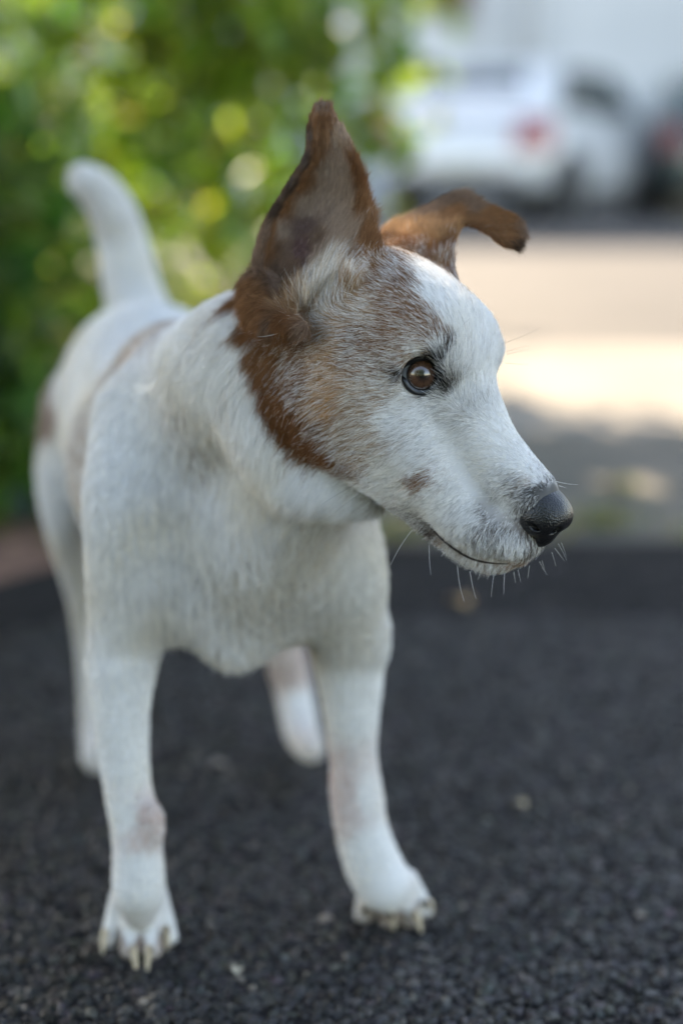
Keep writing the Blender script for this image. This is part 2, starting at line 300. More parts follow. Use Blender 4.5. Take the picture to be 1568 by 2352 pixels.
mb = MB(); limb(mb, [(.12, -.09, .05), (.12, -.09, 7.0)], [.07, .07], 12); link('drainpipe', mb.mesh('drainpipe', True), m_trim, hs_)
dr = hbox('door', (-1.55, -.05, 0), (-.65, .0-.004, 2.05), m_trim); hbox('door_frame', (-1.65, -.03, 0), (-1.55, -.004, 2.15), m_trim); mb = MB().box((-.80, -.10, 1.0), (-.70, -.05, 1.05)); link('handle', mb.mesh('handle'), m_iron, dr)
# wooden window box hanging on the wall
wb = thing('window_box', 'brown wooden planter with orange leaves hung on the white wall', 'planter', (1.28, HY-.16, 2.12))
mb = MB().box((-.15, -.13, 0), (.15, .15, .30)); mb.box((-.17, -.15, .26), (.17, -.128, .32)); link('box', mb.mesh('box'), m_brownw, wb)
c = np.array([(0, 0, .38)])+rng.normal(0, 1, (30, 3))*(.09, .05, .06); b, d, s = twigs(c, .03, 7, .07); link('foliage', leaf_mesh('foliage', b, d, s, tints(len(b), (.16, .075, .02))), m_leaf, wb)

# ---------------------------------------------------------------- parked cars
m_tyre = mat('tyre', .8, (.012, .012, .013)); m_rim = mat('alloy rim', .3, (.45, .46, .48)); BS(m_rim).inputs['Metallic'].default_value = .9
m_cglass = mat('car glass', .05, (.012, .022, .022), .8); m_black = mat('black plastic', .6, (.02, .02, .02)); m_plate = mat('number plate', .4, (.6, .6, .55)); m_clear = mat('clear lamp', .1, (.6, .62, .65))
def car(label, loc, rz, paint, lamp=(.30, .05, .045)):
    m_p = mat('car paint', .3, paint, .5); BS(m_p).inputs['Coat Weight'].default_value = .8; BS(m_p).inputs['Coat Roughness'].default_value = .06
    m_red = mat('red lamp', .15, lamp)
    t = thing('parked_car', label, 'car', loc, rz)         # rear end at y = 0, nose at +y
    W2 = .84
    st = [(0.00, .35, .62, .80), (.06, .27, .90, .86), (.35, .20, .97, .97), (.8, .18, .98, 1.), (1.6, .18, .96, 1.), (2.5, .18, .93, 1.), (2.9, .19, .92, 1.), (3.5, .22, .84, .97), (3.78, .30, .72, .88), (3.86, .36, .60, .78)]  # y, floor, belt, width share
    ring = [(-.86, 0), (-1, .18), (-1.0, .6), (-.95, .93), (-.86, 1.0), (0, 1.015), (.86, 1.0), (.95, .93), (1.0, .6), (1, .18), (.86, 0)]
    vs, k = [], len(ring)
    for y, z0, z1, ws in st: vs += [(x*W2*ws, y, z0+(z1-z0)*h) for x, h in ring]
    fs = [(i*k+j, (i+1)*k+j, (i+1)*k+(j+1) % k, i*k+(j+1) % k) for i in range(len(st)-1) for j in range(k)]+[tuple(range(k)), tuple(range((len(st)-1)*k, len(st)*k))[::-1]]
    mb = MB().add(vs, fs); me = mb.mesh('body', True); bd = link('body', me, m_p, t); sd = bd.modifiers.new('round', 'SUBSURF'); sd.levels = sd.render_levels = 2
    rf = [(.10, .93, .76, .93), (.42, 1.36, .60, 1.36), (.85, 1.45, .60, 1.45), (1.6, 1.465, .61, 1.465), (2.1, 1.40, .61, 1.40), (2.75, .93, .74, .93)]   # y, height, half width at the roof
    vs = []
    for y, z, hw, _ in rf: vs += [(-.78, y if z < 1 else y, .93), (-hw-.02, y, z-.05 if z > 1 else z), (-hw+.10, y, z+.01), (hw-.10, y, z+.01), (hw+.02, y, z-.05 if z > 1 else z), (.78, y, .93)]
    fs = [(i*6+j, (i+1)*6+j, (i+1)*6+j+1, i*6+j+1) for i in range(len(rf)-1) for j in range(5)]
    cb = link('cabin', MB().add(vs, fs).mesh('cabin', True), m_p, t); sd = cb.modifiers.new('round', 'SUBSURF'); sd.levels = sd.render_levels = 1
    def pane(name, pts, m=m_cglass, par=cb): return link(name, MB().add(pts, [tuple(range(len(pts)))]).mesh(name), m, par)
    pane('rear_window', [(-.56, .175, .99), (.56, .175, .99), (.47, .375, 1.33), (-.47, .375, 1.33)])
    pane('windscreen', [(-.60, 2.70, .99), (-.50, 2.20, 1.36), (.50, 2.20, 1.36), (.60, 2.70, .99)])
    for s in (-1, 1):
        pane('side_window', [(s*.775, .55, .99), (s*.79, 1.45, .99), (s*.665, 1.45, 1.38), (s*.655, .80, 1.36)][::s])
        pane('side_window', [(s*.79, 1.52, .99), (s*.785, 2.45, .99), (s*.665, 2.02, 1.35), (s*.665, 1.52, 1.38)][::s])
        hd = link('door_handle', MB().box((s*.845-.012, 1.52, .80), (s*.845+.012, 1.70, .83)).mesh('door_handle'), m_p, t)
        mi = link('wing_mirror', MB().box((min(s*.82, s*.98), 2.28, .95), (max(s*.82, s*.98), 2.38, 1.08)).mesh('wing_mirror'), m_p, t)
        tl = MB().add([(s*.84, .16, .66), (s*.80, .02, .64), (s*.55, -.005, .66), (s*.57, .03, .88), (s*.74, .06, .90), (s*.82, .2, .89)], [(0, 1, 4, 5)[::s], (1, 2, 3, 4)[::s]]); l_ = link('tail_lamp', tl.mesh('tail_lamp'), m_red, t)
        so_ = l_.modifiers.new('depth', 'SOLIDIFY'); so_.thickness = .04; so_.offset = .3
        hl = MB().box((min(s*.45, s*.70), 3.74, .55), (max(s*.45, s*.70), 3.87, .68)); link('headlight', hl.mesh('headlight'), m_clear, t)
        for y in (.62, 3.12):
            w_ = MB(); n2 = 28; pr = [(.19, -.09), (.27, -.105), (.305, -.08), (.31, 0), (.305, .08), (.27, .105), (.19, .09)]
            w_.add([(x, r*math.cos(a), r*math.sin(a)) for r, x in pr for a in np.arange(n2)*2*math.pi/n2], [(i*n2+j, i*n2+(j+1) % n2, (i+1)*n2+(j+1) % n2, (i+1)*n2+j) for i in range(6) for j in range(n2)])
            wh = link('wheel', w_.mesh('wheel', True), m_tyre, t, (s*.755, y, .31))
            r_ = MB(); r_.add([(s*.07, .0, .0)]+[(s*.085, .195*math.cos(a), .195*math.sin(a)) for a in np.arange(20)*math.pi/10], [(0, i+1, (i+1) % 20+1) for i in range(20)])
            for q in range(5):
                a = q*2*math.pi/5; u = np.array((0, math.cos(a), math.sin(a))); p_ = np.array((0, -math.sin(a), math.cos(a))); c_ = np.array((s*.105, 0, 0)); r_.add([c_+u*.03-p_*.03, c_+u*.185-p_*.02, c_+u*.185+p_*.02, c_+u*.03+p_*.03], [(0, 1, 2, 3)])
            link('rim', r_.mesh('rim'), m_rim, wh)
            ar = MB(); ar.add([(s*.853, y, .31)]+[(s*.853, y+.37*math.cos(a), max(.31+.37*math.sin(a), .16)) for a in np.arange(24)*math.pi/12], [(0, i+1, (i+1) % 24+1) for i in range(24)]); link('wheel_arch', ar.mesh('wheel_arch'), m_black, t)
    link('bumper', MB().box((-.62, -.03, .30), (.62, .04, .44)).mesh('bumper'), m_black, t)
    link('number_plate', MB().box((-.26, -.045, .50), (.26, -.02, .61)).mesh('number_plate'), m_plate, t)
    return t
car('white hatchback parked at an angle with its red tail lamp towards us', (1.02, 13.0, 0), math.radians(-31), (.50, .51, .52))
car('dark green car parked at the right edge beside the white hatchback', (3.86, 13.9, 0), math.radians(-6), (.02, .05, .045), (.16, .03, .02))
# ---------------------------------------------------------------- dog: body as one skin grown from a distance field
YAW, PIT, ROLL = 58, 37, 2
def head_frame(yaw, pit, roll):
    y, q = math.radians(yaw), math.radians(pit)
    F = np.array([math.sin(y)*math.cos(q), -math.cos(y)*math.cos(q), -math.sin(q)])
    L = np.array([-math.cos(y), -math.sin(y), 0.]); U = np.cross(L, F)
    r = math.radians(roll)
    return F, U*math.cos(r)-L*math.sin(r), L*math.cos(r)+U*math.sin(r)
HF, HU, HLAT = head_frame(YAW, PIT, ROLL)
HN = P(1285, 1185, .706)
def H(f, u, l):                       # head-local millimetres -> world
    return HN + (f*HF + u*HU + l*HLAT)/1000.
def to_head(q):
    v = (np.asarray(q)-HN)*1000.
    return np.stack([v@HF, v@HU, v@HLAT], -1)
def HL(x, y, l):                      # sight line through (x,y) met with the plane l mm beside the head's mid plane
    d = P(x, y, 1)-CAM
    return CAM + d*((l/1000.+(HN-CAM)@HLAT)/(d@HLAT))
def mirror(q):
    return q - 2*((q-HN)@HLAT)*HLAT

VOX = .0015
GMIN = np.array([-.315, .56, -.012]); GMAX = np.array([.165, 1.27, .56])
GN = np.ceil((GMAX-GMIN)/VOX).astype(int)+1
FLD = np.full(GN, .06, np.float32)
def _local(lo, hi, pad):
    a = np.maximum(np.floor((lo-pad-GMIN)/VOX).astype(int), 0)
    b = np.minimum(np.ceil((hi+pad-GMIN)/VOX).astype(int)+1, GN)
    if np.any(b <= a): return None
    ax = [(GMIN[i]+VOX*np.arange(a[i], b[i])).astype(np.float32) for i in range(3)]
    return (slice(a[0], b[0]), slice(a[1], b[1]), slice(a[2], b[2])), ax[0][:, None, None], ax[1][None, :, None], ax[2][None, None, :]
def _mix(sl, d, k, cut=False):
    a = FLD[sl]
    if cut:
        h = np.maximum(k-np.abs(a+d), 0)/k; FLD[sl] = np.maximum(a, -d)+h*h*k*.25
    else:
        h = np.maximum(k-np.abs(a-d), 0)/k; FLD[sl] = np.minimum(a, d)-h*h*k*.25
def cone(a, b, ra, rb, k=.01, cut=False):
    a, b = np.asarray(a, float), np.asarray(b, float); r = max(ra, rb)
    L = _local(np.minimum(a, b)-r, np.maximum(a, b)+r, k+3*VOX)
    if L is None: return
    sl, X, Y, Z = L; ab = b-a; n = float(ab@ab)+1e-12
    t = np.clip(((X-a[0])*ab[0]+(Y-a[1])*ab[1]+(Z-a[2])*ab[2])/n, 0, 1).astype(np.float32)
    d = np.sqrt((X-a[0]-t*ab[0])**2+(Y-a[1]-t*ab[1])**2+(Z-a[2]-t*ab[2])**2)-(ra+(rb-ra)*t)
    _mix(sl, d.astype(np.float32), k, cut)
def ell(c, axes, rad, k=.01, cut=False):
    c = np.asarray(c, float); A = np.asarray(axes, float); rad = np.asarray(rad, float)
    e = np.sqrt((A**2*rad[:, None]**2).sum(0))
    L = _local(c-e, c+e, k+3*VOX)
    if L is None: return
    sl, X, Y, Z = L; k0 = 0; k1 = 0
    for i in range(3):
        q = (X-c[0])*A[i, 0]+(Y-c[1])*A[i, 1]+(Z-c[2])*A[i, 2]
        k0 = k0+(q/rad[i])**2; k1 = k1+(q/rad[i]**2)**2
    k0 = np.sqrt(k0); k1 = np.sqrt(k1)+1e-9
    _mix(sl, (k0*(k0-1)/k1).astype(np.float32), k, cut)
def spline(pts, n=7):                 # a smooth run of points through the given ones
    p = np.asarray(pts, float); out = []
    q = np.vstack([2*p[0]-p[1], p, 2*p[-1]-p[-2]])
    for i in range(1, len(q)-2):
        for t in np.arange(n)/n:
            a, b, c, d = q[i-1:i+3]
            out.append(.5*(2*b+(c-a)*t+(2*a-5*b+4*c-d)*t*t+(3*b-a-3*c+d)*t**3))
    return np.array(out+[p[-1]])
def tube(pts, k=.01, cut=False, n=6): # rows of world x, y, z, radius: one limb without bulges at its joints
    p = spline(pts, n) if len(pts) > 2 else np.asarray(pts, float)
    r = p[:, 3].max(); L = _local(p[:, :3].min(0)-r, p[:, :3].max(0)+r, k+3*VOX)
    if L is None: return
    sl, X, Y, Z = L; best = np.full(FLD[sl].shape, .5, np.float32)
    for a, b in zip(p[:-1], p[1:]):
        rr = max(a[3], b[3])+k+3*VOX
        M = _local(np.minimum(a[:3], b[:3]), np.maximum(a[:3], b[:3]), rr)
        if M is None: continue
        s2, x, y, z = M; ab = b[:3]-a[:3]; m = float(ab@ab)+1e-12
        t = np.clip(((x-a[0])*ab[0]+(y-a[1])*ab[1]+(z-a[2])*ab[2])/m, 0, 1).astype(np.float32)
        d = np.sqrt((x-a[0]-t*ab[0])**2+(y-a[1]-t*ab[1])**2+(z-a[2]-t*ab[2])**2)-(a[3]+(b[3]-a[3])*t)
        v = tuple(slice(u.start-w.start, u.stop-w.start) for u, w in zip(s2, sl))
        v = tuple(slice(max(u.start, 0), u.stop) for u in v)
        tgt = best[v]; np.minimum(tgt, d[tuple(slice(d.shape[i]-tgt.shape[i], None) if s2[i].start < sl[i].start else slice(0, tgt.shape[i]) for i in range(3))], out=tgt)
    _mix(sl, best, k, cut)
def chain(pts, k=.01, cut=False):     # pts: (x, y, depth, radius in the same picture units)
    tube([tuple(P(x, y, d))+(r*d/FPX,) for x, y, d, r in pts], k, cut)
HAX = np.array([HF, HU, HLAT])
def hell(f, u, l, rad, k=.01, both=True, cut=False):
    ell(H(f, u, l), HAX, np.array(rad)/1000., k, cut)
    if both and l: ell(H(f, u, -l), HAX, np.array(rad)/1000., k, cut)
def hchain(pts, k=.008, both=True, cut=False):   # pts: (f, u, l, radius) mm
    for s in ((1, -1) if both else (1,)):
        tube([tuple(H(f, u, s*l))+(r/1000.,) for f, u, l, r in pts], k, cut)

# trunk
BD = np.array([-.30, .95, .0]); BD /= np.linalg.norm(BD); BL = np.array([BD[1], -BD[0], 0]); BZ = np.array([0, 0, 1.])
BAX = np.array([BD, BL, BZ])
ell((-.108, .955, .268), BAX, (.16, .077, .086), .02)              # rib cage
ell((-.148, 1.085, .298), BAX, (.095, .066, .070), .04)            # loin and rump
# hind legs
chain([(165, 940, 1.13, 66), (148, 1100, 1.10, 62), (162, 1230, 1.10, 50), (196, 1390, 1.14, 36), (208, 1540, 1.17, 28), (216, 1680, 1.15, 27), (222, 1742, 1.10, 30)], .03)
chain([(480, 1080, 1.14, 80), (560, 1300, 1.12, 72), (640, 1470, 1.13, 48), (672, 1580, 1.15, 42), (692, 1680, 1.13, 40), (715, 1722, 1.09, 28)], .03)
# tail
chain([(330, 760, 1.17, 74), (303, 660, 1.19, 63), (284, 570, 1.20, 56), (259, 490, 1.19, 52), (226, 440, 1.18, 46), (196, 416, 1.17, 38)], .012)
# withers, shoulders and the dog's right foreleg
chain([(400, 850, .92, 95), (470, 900, .88, 125)], .04)
chain([(310, 960, .86, 85), (280, 1130, .835, 84), (280, 1290, .84, 80), (287, 1400, .85, 82), (283, 1490, .857, 80), (278, 1580, .852, 70), (281, 1700, .852, 60),
       (294, 1820, .852, 55), (309, 1890, .852, 57), (316, 1960, .852, 58), (318, 2035, .854, 62), (318, 2055, .857, 58), (320, 2095, .861, 42)], .010)
chain([(346, 1872, .842, 30), (350, 1908, .844, 28)], .008)
chain([(226, 1520, .872, 28), (228, 1560, .875, 24)], .012)        # point of the elbow
# the other shoulder and foreleg
chain([(780, 1230, .855, 82), (802, 1320, .85, 80), (800, 1420, .868, 84), (802, 1500, .885, 82), (805, 1570, .888, 73), (808, 1650, .888, 62), (811, 1740, .89, 55),
       (818, 1820, .893, 61), (829, 1900, .894, 61), (855, 1985, .894, 66), (884, 2035, .893, 66), (884, 2035, .894, 60), (902, 2070, .895, 42)], .010)
chain([(862, 1440, .87, 22), (866, 1490, .875, 20)], .012)
# chest, neck
chain([(400, 1180, .848, 95), (405, 1290, .852, 92), (410, 1360, .86, 66)], .035)
chain([(690, 1230, .85, 105), (700, 1310, .856, 92), (698, 1350, .868, 66)], .035)
chain([(640, 1200, .838, 136), (590, 1290, .85, 134), (555, 1380, .86, 100)], .028)
chain([(500, 1420, .852, 50), (535, 1492, .848, 28), (600, 1430, .852, 50)], .03)
tube([tuple(H(-135, -25, 0))+(.040,), tuple(P(600, 865, .80))+(.048,), tuple(P(480, 960, .87))+(.052,)], .03)
tube([tuple(H(-122, -48, 0))+(.030,), tuple(P(700, 1110, .79))+(.032,), tuple(P(640, 1230, .825))+(.036,)], .03)
for _ in range(8):                                                  # soften the joins
    for ax in range(3):
        a_ = np.moveaxis(FLD, ax, 0); a_[1:-1] = (a_[:-2]+2*a_[1:-1]+a_[2:])*.25
# toes
for x, y, x2, y2, r in [(274, 2070, 253, 2160, 25), (302, 2075, 297, 2184, 26), (338, 2075, 350, 2184, 26), (364, 2070, 386, 2155, 25)]:
    cone(G(x*.92+x2*.08+(x-x2)*.25, y-14, .030), G(x2, y2-3, .0062), (r+1)*.845/FPX, (r-2)*.845/FPX, .0028)
for x, y, x2, y2, r in [(850, 2030, 838, 2100, 28), (890, 2040, 893, 2114, 26), (920, 2045, 940, 2112, 26), (940, 2030, 972, 2092, 25)]:
    cone(G(x*.92+x2*.08+(x-x2)*.25, y-8, .029), G(x2, y2-3, .0062), (r+1)*.89/FPX, (r-2)*.89/FPX, .0035)
# head
hell(-130, 6, 0, (48, 42, 43), .008)
hell(-110, 21.5, 0, (36, 26, 41), .012)
hell(-80, 8, 0, (24, 15, 23), .014)
hell(-112, -16, 19, (42, 27, 23), .012)                                # cheeks
hchain([(-114, 30, 8, 9), (-101, 32, 16, 9), (-92, 27, 22, 7.5)], .012)     # brow
hchain([(-84, 3, 0, 17), (-45, -1, 0, 13), (-18, -3, 0, 11.5)], .012)     # bridge of the nose
hchain([(-84, -20, 19, 18), (-50, -29.5, 13, 15.5), (-28, -31.5, 10, 12.5), (-8, -24, 6.5, 9)], .012)   # upper lips
hchain([(-126, -34, 28, 15), (-98, -41, 22, 13), (-68, -42, 17, 9)], .016)
hchain([(-80, -44, 19, 8), (-64, -44, 17, 8), (-45, -46.5, 13, 6), (-25, -45, 9, 6), (-9, -40, 5, 5.5), (-2, -31, 3, 4)], .0035)   # lower jaw
chain([(575, 900, .772, 54), (600, 1000, .760, 57), (665, 1085, .757, 55), (760, 1130, .752, 46), (840, 1142, .753, 34)], .016)   # ruff round the throat
# ears: thin curved shells grown into the same skin
def sheet(rows, nu=46, nv=26):        # rows of three or more (x, y, depth) points -> smooth grid of world points
    R_ = [spline([tuple(P(*q)) for q in row], 12) for row in rows]
    R_ = [r_[np.linspace(0, len(r_)-1, nv).round().astype(int)] for r_ in R_]
    A = np.array(R_)
    B = np.stack([spline(A[:, j], 12) for j in range(nv)], 1)
    return B[np.linspace(0, len(B)-1, nu).round().astype(int)]
def shell(rows, rad, k):
    A = sheet(rows, 90, 64); pts = A.reshape(-1, 3); r = rad
    L = _local(pts.min(0)-r, pts.max(0)+r, k+3*VOX); sl = L[0]
    best = np.full(FLD[sl].shape, .5, np.float32); m = int(math.ceil((r+k+2*VOX)/VOX)); o = np.array([w.start for w in sl])
    off = np.arange(-m, m+1)
    for q in pts:
        c = np.round((q-GMIN)/VOX).astype(int)-o
        a = np.maximum(c-m, 0); b = np.minimum(c+m+1, best.shape)
        if np.any(b <= a): continue
        ax = [GMIN[i]+VOX*(o[i]+np.arange(a[i], b[i]))-q[i] for i in range(3)]
        d = np.sqrt(ax[0][:, None, None]**2+ax[1][None, :, None]**2+ax[2][None, None, :]**2)-r
        t = best[a[0]:b[0], a[1]:b[1], a[2]:b[2]]; np.minimum(t, d, out=t)
    _mix(sl, best, k); return A
EAR1 = [[(578, 738, .732), (602, 738, .733), (690, 705, .719), (780, 650, .712), (842, 612, .711)],
        [(580, 640, .731), (612, 612, .742), (690, 600, .736), (800, 565, .723), (852, 545, .714)],
        [(612, 520, .735), (640, 502, .748), (715, 492, .748), (790, 480, .738), (838, 475, .724)],
        [(660, 434, .736), (682, 425, .745), (738, 415, .746), (795, 408, .737), (826, 402, .728)],
        [(704, 362, .736), (715, 352, .741), (750, 345, .741), (785, 343, .736), (802, 340, .730)],
        [(714, 296, .737), (720, 292, .740), (742, 290, .740), (766, 290, .736), (776, 290, .733)],
        [(727, 244, .738), (731, 242, .739), (739, 240, .739), (748, 241, .738), (753, 242, .737)]]
EAR2 = [[(880, 570, .772), (960, 630, .752), (1040, 650, .738)],
        [(890, 535, .774), (962, 585, .754), (1034, 608, .741)],
        [(925, 510, .778), (985, 545, .757), (1033, 570, .744)],
        [(990, 475, .782), (1020, 510, .765), (1044, 532, .752)],
        [(1056, 444, .782), (1056, 480, .770), (1052, 514, .758)],
        [(1097, 468, .770), (1092, 490, .764), (1086, 514, .756)],
        [(1140, 487, .760), (1128, 508, .755), (1118, 528, .750)],
        [(1180, 505, .752), (1165, 530, .748), (1153, 553, .745)],
        [(1198, 538, .748), (1190, 552, .746), (1182, 564, .744)]]
chain([(590, 660, .735, 34), (600, 715, .728, 34), (640, 748, .715, 30), (690, 752, .703, 20)], .006)   # fold at the back of the near ear
chain([(858, 560, .716, 12), (845, 610, .712, 15), (806, 655, .704, 10)], .01)
E1 = shell(EAR1, .0020, .004)
E2 = shell(EAR2, .0020, .006)
hchain([(-105, 18, 30, 4.5), (-98, 25, 29, 4.5), (-89, 25, 27, 3.5)], .006)   # upper lids
EYE_R = .0105
EYE_C = [HL(966, 858, 23.5)]; EYE_C.append(mirror(EYE_C[0]))
EYE_AX = P(969, 862, .69)-EYE_C[0]; EYE_AX /= np.linalg.norm(EYE_AX)
for c in EYE_C: ell(c, np.eye(3), (.0109,)*3, .003, True)
for c, a in ((EYE_C[0], EYE_AX), (EYE_C[1], mirror(EYE_C[0]+EYE_AX)-EYE_C[1])): cone(c+a*.005, c+a*.025, .0086, .0112, .004, True)
v_, q_ = surface_nets(FLD); v_ = GMIN+v_*VOX
from mathutils.bvhtree import BVHTree
BVH = BVHTree.FromPolygons([tuple(x) for x in v_], [tuple(x) for x in q_])
def hit(x, y):                        # where a sight line meets the dog, and the surface normal there
    d = P(x, y, 1)-CAM; d /= np.linalg.norm(d)
    h = BVH.ray_cast(Vector(CAM), Vector(d))
    return (np.array(h[0]), np.array(h[1])) if h[0] is not None else None
